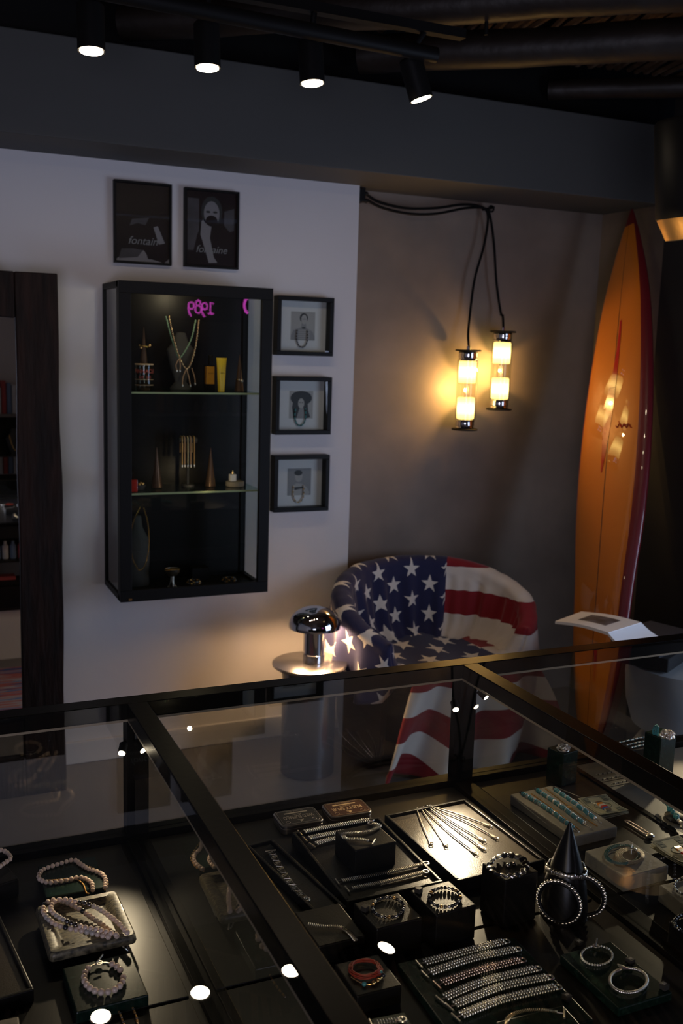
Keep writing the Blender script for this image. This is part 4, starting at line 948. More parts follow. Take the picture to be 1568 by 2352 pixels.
def tray(px4, zr, zb, m_in, m_rim, label, rim=.006, wall=.007, group=None):
    c, u, v, a, b = squad(px4, zr); t = thing('jewellery_tray', label, 'tray', (c.x, c.y, zb), group)
    if u.cross(v).z < 0: u, v, a, b = v, u, b, a
    ax = Matrix((u, v, Vector((0, 0, 1)))).transposed(); cz = Vector((c.x, c.y, 0))
    mb = MB().box(cz+Vector((0, 0, (zb+zr-.006)/2)), (2*a-.004, 2*b-.004, zr-.006-zb), m_in, ax=ax); mb.build('tray_base', t, smooth=False)
    mb = MB()
    for s in (-1, 1):
        mb.box(cz+u*(s*(a-rim/2))+Vector((0, 0, (zb+zr)/2)), (rim, 2*b, zr-zb), m_rim, ax=ax)
        mb.box(cz+v*(s*(b-rim/2))+Vector((0, 0, (zb+zr)/2)), (2*a-2*rim, rim, zr-zb), m_rim, ax=ax)
    mb.build('tray_rim', t, smooth=False, bevel=.0015); return zr-.006
def dirs(path, i):
    a = path[max(0, i-1)]; b = path[min(len(path)-1, i+1)]; t_ = (b-a).normalized(); s_ = Vector((-t_.y, t_.x, 0)).normalized(); return t_, s_
def strap(pts, z, label, style='tri', wd=.0135, group=None, m=None, clasp=True, step=.0040, name='chain_bracelet', ring_first=False):
    P = [onz(p[0], p[1], z) for p in pts]; path = smoothpath(P, step); m = m or M_silver
    t = thing(name, label, 'bracelet', ((P[0].x+P[-1].x)/2, (P[0].y+P[-1].y)/2, z-.003), group); mb = MB()
    for i, q in enumerate(path):
        t_, s_ = dirs(path, i); R = Matrix((t_, s_, Vector((0, 0, 1)))).transposed()
        if style == 'tri' and True:
            for k in (-1, 0, 1): mb.sph(q+s_*(k*wd*.33)+Vector((0, 0, .001+.0008*(k == 0))), wd*.155, m, 8, 6, sc=(.75, 1, 1), R=R)
        elif style == 'curb': mb.sph(q+Vector((0, 0, .0005)), wd*.5, m, 8, 5, sc=(.2, 1, .4), R=Matrix.Rotation(.0, 3, 'Z') @ R)
        elif style == 'twist':
            for k in (-1, 1): mb.sph(q+s_*(k*wd*.25)+Vector((0, 0, .001)), wd*.36, m, 8, 5, sc=(.34, 1, .7), R=Matrix.Rotation(k*.5, 3, 'Z') @ R)
        elif style == 'bead': mb.sph(q, step*.52, m, 8, 6)
        elif style == 'tri_link':
            if i % 3 == 0:
                s = 1 if (i//3) % 2 else -1; a = [q-t_*.005*1.2+s_*(s*-.0055), q+t_*.005*1.2+s_*(s*-.0055), q+s_*(s*.0065)]
                mb.tube([x+Vector((0, 0, .001)) for x in a], .0012, m, 6, closed=True); mb.tube([x.lerp(q, .5)+Vector((0, 0, .0005)) for x in a], .0009, m, 5, closed=True)
    mb.build('chain', t)
    if clasp:
        d0_, s0_ = dirs(path, 0); e = path[0]-d0_*.010
        MB().tube([path[0], e], .0012, M_oxid, 6).build('clasp_link', t)
        MB().tube([e-s0_*.010, e+s0_*.010], .0016, m, 8).build('toggle_bar', t)
        d1, s1 = dirs(path, len(path)-1); MB().torus(path[-1]+d1*.0065, .0052, .0015, m, n=16, k=6).torus(path[-1]+d1*.0015, .0028, .001, m, n=12, k=5).build('clasp_ring', t)
    return t
def beadloop(center, rx, ry, z, r, mats, label, group=None, name='bead_bracelet', n=None, gap=1.02, skip=None, squash=1, extra=None):
    # loop fitted to an ellipse given in pixels, converted at height z
    pts = [onz(center[0]+rx*math.cos(2*PI*i/24), center[1]+ry*math.sin(2*PI*i/24), z) for i in range(24)]
    path = smoothpath(pts, 2*r*gap, closed=True); c = sum(pts, Vector())/24
    t = thing(name, label, 'bracelet', (c.x, c.y, z-r), group); mb = MB()
    for i, q in enumerate(path[:-1]):
        if skip and skip[0] <= i/len(path) <= skip[1]: continue
        t_, s_ = dirs(path, i); R = Matrix((t_, s_, Vector((0, 0, 1)))).transposed()
        mb.sph(q, r*(1 if r < .003 else random.uniform(.94, 1.04)), mats[i % len(mats)], 12 if r > .003 else 8, 8 if r > .003 else 6, sc=(squash, 1, 1), R=R)
    mb.build('bead_strand', t)
    if skip:
        ps = [q for i, q in enumerate(path) if skip[0]-.03 <= i/len(path) <= skip[1]+.03]; MB().tube(ps, .0011, M_silver, 6).torus(ps[len(ps)//2], .0045, .0011, M_silver, n=14, k=6).build('clasp_ring', t)
        m_ = ps[len(ps)//2]; MB().tube([m_+Vector((-.006, -.006, .004)), m_+Vector((.006, .006, .008))], .0012, M_silver, 7).build('toggle_bar', t)
    return t
def loosebeads(pxs, z, r, mats, label, name='pearl_necklace', closed=False, group=None, gap=1.02, cat='necklace'):
    path = smoothpath([onz(p[0], p[1], p[2] if len(p) > 2 else z) for p in pxs], 2*r*gap, closed=closed); mb = MB()
    for i, q in enumerate(path): mb.sph(q, r*random.uniform(.93, 1.05), mats[(i*5+i//3) % len(mats)], 10 if r > .002 else 6, 7 if r > .002 else 5)
    return mb.build(name, label=label, cat=cat, group=group)

# ------------------------------------------------------------------ middle section
def tin(px4, mt, title, lines, label):
    c, u, v, a, b = squad(px4, BZ+.018); zt = BZ+.018
    # lettering reads from the far side: right = towards -x
    R_ = u if u.x < 0 else -u; U_ = Vector((0, 0, 1)).cross(R_)
    t = thing('hinged_tin', label, 'tin', (c.x, c.y, BZ), 'rectangular tins at the back of the middle section')
    def rr(a_, b_, r, z):
        out = []
        for k, (sx, sy) in enumerate(((1, 1), (-1, 1), (-1, -1), (1, -1))):
            for j in range(6): an = (k+j/5)*PI/2; out.append(Vector((c.x, c.y, 0))+R_*(sx*(a_-r)+r*math.cos(an))+U_*(sy*(b_-r)+r*math.sin(an))+Vector((0, 0, z)))
        return out
    MB().prism(rr(a*.98, b*.98, .010, BZ+.011), .011, M_tin).build('tin_base', t, bevel=.001)
    lid_ = MB().prism(rr(a, b, .011, zt), .007, M_tin).build('tin_lid', t, bevel=.0015)
    MB().prism(rr(a-.003, b-.003, .009, zt+.0004), .0003, mt).build('printed_panel', lid_)
    o = Vector((c.x, c.y, zt+.0005)); mb = MB(); m = M_ink if mt == M_tinbr else M_ink2
    mb.text(title, o+U_*(b*.02), R_, U_, b*.56, m, .0001, fit=a*1.42)
    mb.text(lines[0], o-U_*(b*.30), R_, U_, b*.18, m, .0001); mb.text(lines[1], o-U_*(b*.72), R_, U_, b*.13, m, .0001)
    for s in (-1, 1): mb.torus(o+R_*(s*a*.62)+U_*(b*.58)+Vector((0, 0, .0001)), .0042, .0004, m, n=18, k=4)
    mb.add([o+R_*(x*a*.1)+U_*(b*(.42+y*.4))+Vector((0, 0, .0002)) for x, y in ((-1.6, 0), (-1, .3), (-.6, .2), (-.4, .9), (0, .5), (.4, .9), (.6, .2), (1, .3), (1.6, 0), (0, .12))], [list(range(10))], m)
    mb.add([o+R_*(x*a*.55)+U_*(b*(-.50+y*.07))+Vector((0, 0, .0001)) for x, y in ((-1, -1), (1, -1), (1, 1), (-1, 1))], [[0, 1, 2, 3]], m)
    pts = rr(a-.006, b-.006, .007, zt+.0007); mb.tube(pts, .0003, m, 4, closed=True)
    mb.build('printed_lettering', lid_, smooth=False)
tin([(624, 1868), (722, 1849), (741, 1884), (650, 1900)], M_tinbk, 'WILD BUFFALO', ['MOTEL', 'COLOGNE · SOLID'], 'dark grey tin lettered WILD BUFFALO, left of the brown tin')
tin([(736, 1848), (831, 1832), (852, 1862), (763, 1881)], M_tinbr, 'RUSTY SPUR', ['SALOON', 'COLOGNE · SOLID'], 'brown tin lettered RUSTY SPUR, right of the grey tin')

z1 = tray([(667, 1907), (868, 1880), (1021, 2020), (799, 2074)], BZ+.022, BZ, M_leather, M_leather, 'black leather tray of chain bracelets below the two tins')
strap([(700, 1911), (760, 1899), (845, 1884)], z1+.004, 'flat silver chain bracelet, topmost on the black tray under the tins', 'tri', group='chain bracelets on the black tray')
strap([(711, 1925), (740, 1919), (785, 1911)], z1+.004, 'silver chain bracelet on the black tray, second down, half hidden by the block', 'tri', group='chain bracelets on the black tray')
strap([(727, 1938), (750, 1931), (785, 1924)], z1+.004, 'silver chain bracelet on the black tray, third down, half hidden by the block', 'tri', group='chain bracelets on the black tray')
strap([(787, 2023), (880, 2006), (974, 1984)], z1+.004, 'fine ribbed bracelet, upper of two at the near end of the black tray', 'curb', wd=.012, step=.0034, group='chain bracelets on the black tray')
strap([(810, 2040), (890, 2024), (974, 2003)], z1+.004, 'fine ribbed bracelet, lower of two at the near end of the black tray', 'curb', wd=.012, step=.0034, group='chain bracelets on the black tray')
zbk = z1+.045
slab('display_block', [(772, 1907), (862, 1890), (908, 1930), (815, 1957)], zbk, z1, M_leather, 'black cube block standing on the tray of chain bracelets', 'display block')
strap([(845, 1931), (820, 1927), (795, 1927), (787, 1917), (800, 1914), (840, 1911), (862, 1904), (872, 1896), (858, 1892)], zbk+.003, 'curved silver snake bracelet on top of the black cube block', 'curb', wd=.009, step=.0028)
# lit tray of wire bracelets
z2 = tray([(888, 1871), (1067, 1833), (1250, 1973), (1048, 2025)], BZ+.024, BZ, M_tray, M_leather, 'brightly lit brown leather tray of fine wire bracelets')
for i, (s, e, m_, ph_) in enumerate(((( 957, 1859), (988, 1933), (970, 1895), 'leftmost'), ((967, 1858), (1022, 1938), (993, 1895), 'second from left'), ((972, 1856), (1083, 1952), (1030, 1910), 'third from left'), ((982, 1853), (1103, 1944), (1045, 1902), 'fourth from left'),
                             ((986, 1852), (1103, 1926), (1048, 1893), 'fifth from left'), ((988, 1852), (1133, 1921), (1065, 1884), 'sixth from left'), ((990, 1851), (1117, 1894), (1060, 1873), 'rightmost'))):
    P = [onz(*q, z2+.003) for q in (s, m_, e)]; path = smoothpath(P, .006); t = thing('wire_bracelet', 'fine silver wire bracelet fanned on the lit tray, %s of seven' % ph_, 'bracelet', (P[1].x, P[1].y, z2), 'wire bracelets on the lit tray')
    MB().tube(path, .0013, M_silver, 6).build('wire', t)
    d_, s_ = dirs(path, len(path)-1); q = path[-1]
    MB().box(q+d_*.004, (.012, .0055, .0015), M_silver, rz=math.atan2(d_.y, d_.x)).torus(q+d_*.012, .0036, .0009, M_silver, n=12, k=5, sx=1.3, ax=d_).build('end_tag', t)
    d_, s_ = dirs(path, 0); MB().sph(path[0]-d_*.003, .0033, M_oxid, sc=(1, 1, .6)).tube([path[0]-s_*.005, path[0]+s_*.005], .001, M_oxid, 6).build('hook', t)
# small black boxes with bead bracelets
zE = BZ+.058; zD = BZ+.050
slab('display_block', [(814, 2074), (914, 2050), (970, 2107), (864, 2136)], zD, BZ, M_leather, 'black square block with a bead bracelet, left of the matching taller one', 'display block')
slab('display_block', [(942, 2045), (1031, 2022), (1093, 2078), (1002, 2103)], zE, BZ, M_leather, 'black square block with a bead bracelet, right of the similar one', 'display block')
dm = [M_oxid, M_silver, M_dbead, M_oxid, M_dbead, M_silver, M_dbead, M_brass]
beadloop((891, 2084), 36, 23, zD+.0035, .0029, dm, 'dark bead bracelet on the left of the two square black blocks', 'dark bead bracelets on black blocks')
beadloop((1021, 2061), 36, 22, zE+.0035, .0030, dm[::-1], 'dark bead bracelet on the right of the two square black blocks', 'dark bead bracelets on black blocks')
for (px, py, z, lab) in ((838, 2086, zD, 'left'), (961, 2044, zE, 'right')):
    q = onz(px, py, z+.004); MB().box(q, (.010, .010, .008), M_tag, rz=.5).build('price_cube', smooth=False, bevel=.0005, label='tiny black price cube on the %s square black block' % lab, cat='price cube', group='price cubes')
# tall block and stones bracelet
zF = BZ+.085
slab('display_block', [(1106, 1981), (1180, 1963), (1238, 2001), (1160, 2023)], zF, BZ, M_leather, 'tall black block carrying a bracelet of flat stones in the middle section', 'display block')
c_ = (1166, 1988); t = thing('stone_bracelet', 'chunky bracelet of flat grey stones on the tall black block', 'bracelet', onz(*c_, zF), None); mb = MB()
for i in range(16):
    a = 2*PI*i/16+.2; q = onz(c_[0]+42*math.cos(a), c_[1]+24*math.sin(a), zF+.006); mb.sph(q, .0075, (M_oxid, M_silver, M_dbead)[i % 3], 8, 5, sc=(1, .8, .38), R=Matrix.Rotation(a, 3, 'Z') @ Matrix.Rotation(.6, 3, 'X'))
    mb.sph(onz(c_[0]+42*math.cos(a+.2), c_[1]+24*math.sin(a+.2), zF+.006), .0028, M_silver, 7, 5)
mb.build('stone_strand', t)
MB().sph(onz(1166, 1988, zF+.003), .004, M_silver).sph(onz(1180, 1985, zF+.003), .0035, M_oxid).build('charm', t)
# cone
kb = onz(1293, 2098, BZ); apex_z = None
ap = ray(1294, 1891); tt = (kb.y)/ap.y; az = EYE+ap.z*tt; kx = kb.x; H_ = az-BZ
r_ = .040
MB().lathe([(r_, 0), (r_*1.0, .004), (r_*.86, H_*.35), (r_*.55, H_*.62), (r_*.24, H_*.85), (.0015, H_), (0, H_)], (kx, kb.y, BZ), M_conb, 48).build('bracelet_cone', label='glossy black cone stacked with bracelets in the middle section', cat='jewellery cone')
zr = BZ+H_*.50; rr_ = r_*.72; mb = MB()
for i in range(30):
    a = 2*PI*i/30; q = Vector((kx+(rr_+.003)*math.cos(a), kb.y+(rr_+.003)*math.sin(a), zr+.003*math.sin(a*2))); R = Matrix.Rotation(a, 3, 'Z')
    mb.sph(q, .0042 if i % 3 else .0058, M_silver, 7, 5, sc=(.5, 1, 1), R=R)
mb.build('crown_bracelet', label='silver filigree bracelet ringed around the black cone', cat='bracelet')
def hoop(pc, rx, ry, label, m1, nrm_ang):
    c3 = ony(pc[0], pc[1], kb.y-.035); c3 = onz(pc[0], pc[1], BZ+.0395); R2 = .033; t = thing('beaded_hoop', label, 'bracelet', (c3.x, c3.y, BZ), 'hoop bracelets leaning on the cone')
    ax = Vector((math.cos(nrm_ang), math.sin(nrm_ang), 0)); mb = MB(); MB().torus(c3, R2, .0030, M_black, Vector((0, 0, 1)).cross(ax), n=40, k=8, ax=ax).build('cord_ring', t)
    for i in range(38):
        a = 2*PI*i/38; 
        q = c3+ax*(math.cos(a)*(R2+.003))+Vector((0, 0, math.sin(a)*(R2+.003))); mb.sph(q, .0031, m1, 7, 5, sc=(1, 1, 1)); 
    mb.build('bead_strand', t)
hoop((1283, 2072), 30, 45, 'hoop bracelet with oblong silver beads leaning on the left of the cone', M_silver, -.9)
hoop((1338, 2058), 30, 45, 'thicker silver hoop bracelet leaning on the right of the cone', M_silver, -.75)
# left flat tray with triangle bracelet
z3 = tray([(598, 1938), (637, 1918), (776, 2086), (700, 2112)], BZ+.016, BZ, M_leather, M_leather, 'narrow flat black tray with a triangle link bracelet')
strap([(624, 1960), (640, 1990), (662, 2024), (684, 2050), (699, 2062)], z3+.004, 'silver bracelet of triangular links on the narrow black tray', 'tri_link', wd=.014, step=.0036)
slab('display_block', [(675, 2098), (785, 2070), (830, 2150), (735, 2176)], BZ+.03, BZ, M_leather, 'low black block with a thin ribbed bracelet hanging over its edge', 'display block')
strap([(708, 2123), (740, 2128), (775, 2129), (800, 2141), (818, 2162)], BZ+.033, 'thin ribbed silver bracelet on the low black block', 'curb', wd=.009, step=.003, clasp=False)
slab('display_block', [(770, 2214), (870, 2190), (920, 2262), (820, 2290)], BZ+.03, BZ, M_leather, 'low black block under the red cord bracelet', 'display block')
t = thing('cord_bracelet', 'coiled red cord bracelet with small gold charms near the bottom centre', 'bracelet', onz(840, 2235, BZ+.03))
mb = MB()
for k in range(7):
    mb.tube([onz(838+(39-k*1.5)*math.cos(a/20*2*PI+k)+random.uniform(-2.5, 2.5), 2226+(20-k*.6)*math.sin(a/20*2*PI+k)-k*.8+3*math.sin(k*2+a/20*2*PI), BZ+.0345+.0010*k) for a in range(20)], .0009, M_red, 6, closed=True)
mb.build('cord_coil', t)
mb = MB().tube(smoothpath([onz(p[0], p[1], BZ+.033) for p in ((806, 2244), (830, 2258), (858, 2260), (882, 2240))], .004), .0009, M_gold, 6)
for i, p in enumerate(((836, 2260), (858, 2258), (868, 2252), (874, 2234), (880, 2240))): mb.sph(onz(p[0], p[1], BZ+.034), .0034, (M_turq, M_gold, M_gold, M_turq, M_dbead)[i])
mb.build('charm_chain', t, label='gold chain with turquoise beads')
q = onz(905, 2252, BZ+.004); MB().box(q, (.010, .010, .008), M_tag, rz=.4).build('price_cube', smooth=False, bevel=.0005, label='tiny black price cube right of the red cord bracelet', cat='price cube', group='price cubes')
# green marble slabs, near
zG = BZ+.014
slab('green_marble_slab', [(921, 2216), (1177, 2147), (1363, 2343), (1060, 2420)], zG, BZ, M_green, 'large dark green marble slab under six silver bracelets', 'marble slab')
six = [((976, 2211), (1070, 2186), (1158, 2163)), ((989, 2234), (1080, 2204), (1180, 2182)), ((1017, 2258), (1100, 2230), (1195, 2206)), ((1023, 2291), (1110, 2256), (1228, 2226)), ((1045, 2308), (1150, 2268), (1255, 2246)), ((1060, 2332), (1150, 2298), (1272, 2269))]
M_rose = mat('rose_silver', (.80, .60, .50), .25, metal=1)
for i, pp in enumerate(six):
    strap(pp, zG+.004, 'broad silver link bracelet on the big green slab, %s of six' % ('top', 'second from top', 'third from top', 'fourth from top', 'fifth from top', 'bottom')[i], 'tri', wd=.0165, step=.0046, group='broad bracelets on the green slab', m=M_rose if i == 2 else M_silver)
slab('green_marble_slab', [(1290, 2192), (1404, 2160), (1537, 2277), (1420, 2322)], zG, BZ, M_green, 'small dark green marble slab under two round bracelets', 'marble slab')
beadloop((1370, 2195), 36, 22, zG+.003, .0020, [M_silver], 'fine silver bead bracelet on the small green slab, left of the bangle', 'round bracelets on the small green slab', skip=(.70, .78))
t = thing('gold_bangle', 'pale gold rope bangle on the small green slab, right of the bead bracelet', 'bracelet', onz(1443, 2250, zG))
P = [onz(1443+43*math.cos(2*PI*i/28), 2252+28*math.sin(2*PI*i/28), zG+.004) for i in range(28)]; mb = MB()
for q in smoothpath(P, .0026, closed=True): mb.sph(q, .0026, M_silver, 8, 6)
mb.build('rope', t); MB().tube([onz(1418, 2215, zG+.006), onz(1430, 2224, zG+.007), onz(1444, 2226, zG+.006)], [.001, .004, .001], M_silver, 8).build('clasp', t)
for (px, py, lab) in ((1329, 2166, 'above the small green slab'), (1447, 2207, 'beside the bead bracelet on the small green slab'), (1525, 2265, 'at the right corner of the small green slab'), (1301, 2290, 'at the right edge of the large green slab')):
    q = onz(px, py, zG+.005 if px != 1329 else BZ+.005); MB().box(q, (.010, .010, .008), M_tag, rz=.2).box(q+Vector((0, 0, .0042)), (.006, .004, .0002), M_ink2, rz=.2).build('price_cube', smooth=False, label='tiny price cube '+lab, cat='price cube', group='price cubes')
slab('green_marble_slab', [(1140, 2345), (1290, 2310), (1400, 2420), (1230, 2470)], zG+.016, zG+.0005, M_green, 'green marble slab at the bottom edge under a gold snake chain', 'marble slab')
M_pgold = mat('pale_gold', (.80, .66, .42), .25, metal=1)
strap([(1278, 2325), (1240, 2320), (1200, 2323), (1172, 2334), (1162, 2352), (1175, 2375)], zG+.020, 'pale gold snake bracelet curling on the bottom edge green slab', 'curb', wd=.0075, step=.0026, m=M_pgold)
slab('display_block', [(850, 2340), (930, 2322), (960, 2380), (880, 2400)], BZ+.02, BZ, M_green, 'green marble block with a short chain at the bottom centre edge', 'marble slab')
strap([(868, 2350), (890, 2347), (915, 2343)], BZ+.023, 'short chain on the small green block at the bottom centre edge', 'tri', wd=.010, clasp=True)

# ------------------------------------------------------------------ left section
zL1 = BZ+.020
slab('green_marble_slab', [(88, 1990), (212, 1965), (250, 2040), (104, 2058)], zL1, BZ, M_green, 'dark green marble slab under the long pearl necklace, left section', 'marble slab')
pp = [(100, 2022), (90, 2012), (92, 2000), (112, 1992), (145, 1981), (168, 1975), (185, 1983), (205, 1996), (228, 2003), (243, 2018), (241, 2041), (225, 2044), (213, 2040), (211, 2028), (200, 2018), (182, 2014), (160, 2020), (135, 2026), (112, 2026)]
pp = [(115, 1991), (98, 1998), (89, 2011), (93, 2021), (112, 2027), (135, 2025), (160, 2020), (182, 2015), (200, 2020), (211, 2030), (213, 2044)]
pp2 = [(150, 1980), (170, 1975), (184, 1984), (203, 1996), (228, 2004), (242, 2018), (241, 2040)]
loosebeads(pp[::-1]+[(130, 1986)]+pp2, zL1+.004, .0041, [M_pearl], 'cream pearl necklace looped on the dark green slab, left section')
loosebeads([(108, 2022), (140, 2020), (170, 2018), (190, 2030), (198, 2050), (205, 2052)], zL1+.0015, .0015, [M_brass], 'thin brown bead strand under the long pearl necklace', 'thin_bead_strand')
loosebeads([(190, 1985), (215, 1995), (240, 2008), (248, 2030), (240, 2045)], zL1+.0015, .0015, [M_brass, M_oxid], 'thin dark bead strand right of the long pearl necklace', 'thin_bead_strand')
# olive marble dish: slab with a sunken field
c, u, v, a, b = squad([(84, 2078), (270, 2043), (312, 2143), (108, 2200)], BZ+.030)
if u.cross(v).z < 0: u, v, a, b = v, u, b, a
mb = MB(); zt = BZ+.030; rings = [(.98, .98, zt-.014), (1.0, 1.0, zt-.010), (.985, .98, zt-.003), (.95, .94, zt), (.80, .78, zt), (.74, .70, zt-.004), (.68, .62, zt-.009), (.0, .0, zt-.009)]
def rrect(fa, fb_, z, n=8):
    out = []; r = .008*fa
    for k, (sx, sy) in enumerate(((1, 1), (-1, 1), (-1, -1), (1, -1))):
        for j in range(n): an = (k+j/(n-1))*PI/2; out.append(Vector((c.x, c.y, z))+u*(sx*(a*fa-r)+r*math.cos(an))+v*(sy*(b*fb_-r)+r*math.sin(an)))
    return out
vs = []
for fa, fb_, z in rings[:-1]: vs += rrect(fa, fb_, z)
k = 32; mb.add(vs, [[i*k+j, i*k+(j+1) % k, (i+1)*k+(j+1) % k, (i+1)*k+j] for i in range(len(rings)-2) for j in range(k)]+[[(len(rings)-2)*k+j for j in range(k)], list(range(k))[::-1]], M_marble)
mb.build('marble_dish', label='olive veined marble dish holding pearl and dark bead strands, left section', cat='dish')
slab('display_block', [(104, 2090), (256, 2062), (292, 2130), (130, 2176)], zt-.0142, BZ, M_leather, 'black riser block under the olive marble dish', 'display block')
zD1 = zt+.003
pm = [M_pearl, M_pearl, M_pearl2, M_pearl, M_pearl, M_dbead]
loosebeads([(268, 2150, zt+.002), (235, 2125), (200, 2100), (165, 2078), (130, 2067), (105, 2075), (100, 2095), (120, 2118), (150, 2130), (200, 2140), (240, 2150), (262, 2152)], zD1, .0045, pm, 'outer strand of pink pearls and dark beads on the olive marble dish', 'pearl_necklace', group='pearl strands on the marble dish')
loosebeads([(292, 2142), (262, 2112), (222, 2085), (180, 2072), (145, 2066), (122, 2074), (118, 2092), (145, 2112), (185, 2128), (228, 2136), (270, 2148)], zD1+.004, .0043, [M_pearl, M_pearl, M_pearl, M_pearl2, M_oxid], 'inner strand of pink pearls on the olive marble dish', 'pearl_necklace', group='pearl strands on the marble dish')
for i, pts in enumerate((((262, 2150), (275, 2165), (288, 2180), (295, 2186)), ((280, 2145), (288, 2160), (292, 2175), (296, 2186)))):
    P = [onz(p[0], p[1], zt-.004-.007*j) for j, p in enumerate(pts)]; MB().tube(smoothpath(P, .004), .0014, M_silver, 6).build('strand_end_chain', label='%s silver end chain of the pearl strands hanging off the olive dish' % ('left', 'right')[i], cat='chain', group='end chains off the marble dish')
zL3 = BZ+.018
slab('green_marble_slab', [(148, 2222), (306, 2186), (333, 2280), (172, 2334)], zL3, BZ, M_green, 'dark green marble slab under the round pearl bracelet, left section', 'marble slab')
beadloop((238, 2245), 45, 34, zL3+.005, .0048, [M_pearl], 'round cream pearl bracelet with toggle clasp on the green slab, left section', skip=(.62, .77), name='pearl_bracelet')
c = tray([(-120, 2100), (0, 2055), (55, 2268), (-70, 2330)], BZ+.02, BZ, M_tray, M_leather, 'brown leather tray at the left edge of the case') if False else tray([(-170, 2110), (2, 2062), (54, 2272), (-130, 2340)], BZ+.02, BZ, M_tray, M_leather, 'brown leather tray at the left edge of the case')
slab('display_block', [(-90, 2020), (18, 1993), (46, 2018), (-60, 2050)], BZ+.03, BZ, M_leather, 'black block at the left edge of the case under pearls', 'display block')
loosebeads([(-30, 1950), (5, 1953), (20, 1962), (24, 1972), (14, 1980), (0, 1990)], BZ+.045, .0041, [M_pearl], 'end of a cream pearl bracelet cut by the left edge', 'pearl_bracelet', cat='bracelet')
slab('stone_slab', [(-60, 2352), (38, 2338), (58, 2420), (-60, 2450)], BZ+.02, BZ, M_stone, 'pale stone slab corner at the bottom left', 'stone slab')
for i, pts in enumerate((((268, 2314), (276, 2330), (284, 2352), (290, 2375)), ((300, 2305), (310, 2328), (316, 2352), (320, 2375)))):
    loosebeads(list(pts), BZ+.004, .0017, [M_brass, M_rose], '%s thin copper bead strand on the base at the bottom left' % ('left', 'right')[i], 'thin_bead_strand', group='copper strands at the bottom left', cat='bracelet')

# ------------------------------------------------------------------ right section
zR = BZ+.022
slab('stone_slab', [(1182, 1822), (1272, 1803), (1405, 1895), (1314, 1930)], zR, BZ, M_stone, 'rectangular beige stone slab with turquoise bracelets', 'stone slab')
tm = [M_turq, M_turq, M_turq, M_silver]
for i, pts in enumerate((((1200, 1823), (1250, 1853), (1295, 1885), (1318, 1903)), ((1234, 1815), (1280, 1846), (1320, 1876), (1344, 1893)), ((1276, 1814), (1310, 1838), (1345, 1864), (1366, 1880)))):
    path = smoothpath([onz(p[0], p[1], zR+.004) for p in pts], .0050); lab = ('left', 'middle', 'right')[i]
    t = thing('turquoise_bracelet', '%s of three turquoise bead bracelets on the rectangular beige slab' % lab, 'bracelet', (path[len(path)//2].x, path[len(path)//2].y, zR), 'turquoise bracelets on the beige slab'); mb = MB()
    for j, q in enumerate(path):
        t_, s_ = dirs(path, j); R = Matrix((t_, s_, Vector((0, 0, 1)))).transposed(); mb.sph(q+s_*random.uniform(-.0012, .0012), .0048 if j % 4 != 3 else .0042, tm[j % 4], 8, 6, sc=(.5, 1, 1), R=R)
    mb.build('bead_strand', t); t_, s_ = dirs(path, len(path)-1)
    MB().torus(path[-1]+t_*.010, .006, .0009, M_silver, n=14, k=6, sx=1.5, sy=.5, ax=t_).sph(path[0]-dirs(path, 0)[0]*.006, .0035, M_oxid).build('clasp', t)
for i, pts in enumerate((((1220, 1823), (1262, 1852), (1300, 1882), (1332, 1906)), ((1253, 1812), (1290, 1840), (1330, 1870), (1372, 1898)))):
    P = smoothpath([onz(p[0], p[1], zR+.002) for p in pts], .0028); mb = MB()
    for q in P: mb.sph(q, .0013, M_brass, 6, 4)
    m_ = P[len(P)//2]; mb.sph(m_, .0055, M_brass, 10, 5, sc=(1, .8, .25)); mb.build('fine_chain_bracelet', label='%s fine chain with a small pendant between the turquoise bracelets' % ('left', 'right')[i], cat='bracelet', group='fine chains on the beige slab')
zQ = BZ+.030
slab('stone_slab', [(1352, 1953), (1442, 1928), (1528, 1984), (1432, 2022)], zQ-.002, BZ, M_stone, 'square beige stone block with a coiled turquoise and silver bracelet', 'stone slab')
t = thing('wrap_bracelet', 'coiled turquoise and silver wrap bracelet on the square beige block', 'bracelet', onz(1440, 1965, zQ)); 
for nm, cx, cy, rx, ry, m, n_ in (('turquoise_coil', 1428, 1962, 40, 23, M_tdark, 3), ('silver_coil', 1446, 1965, 33, 19, M_silver, 5)):
    mb = MB()
    for k in range(n_):
        P = smoothpath([onz(cx+(rx-k*2.5)*math.cos(2*PI*i/20)+k, cy+(ry-k*1.6)*math.sin(2*PI*i/20), zQ+.0012*k) for i in range(20)], .0024, closed=True)
        for q in P: mb.sph(q, .00125, m, 6, 4)
    mb.build(nm, t)
MB().torus(onz(1453, 1950, zQ+.006), .006, .0011, M_silver, (.3, .6, 1), n=16, k=6).tube([onz(1448, 1962, zQ+.004), onz(1450, 1940, zQ+.010)], .0013, M_silver, 6).build('toggle_clasp', t)
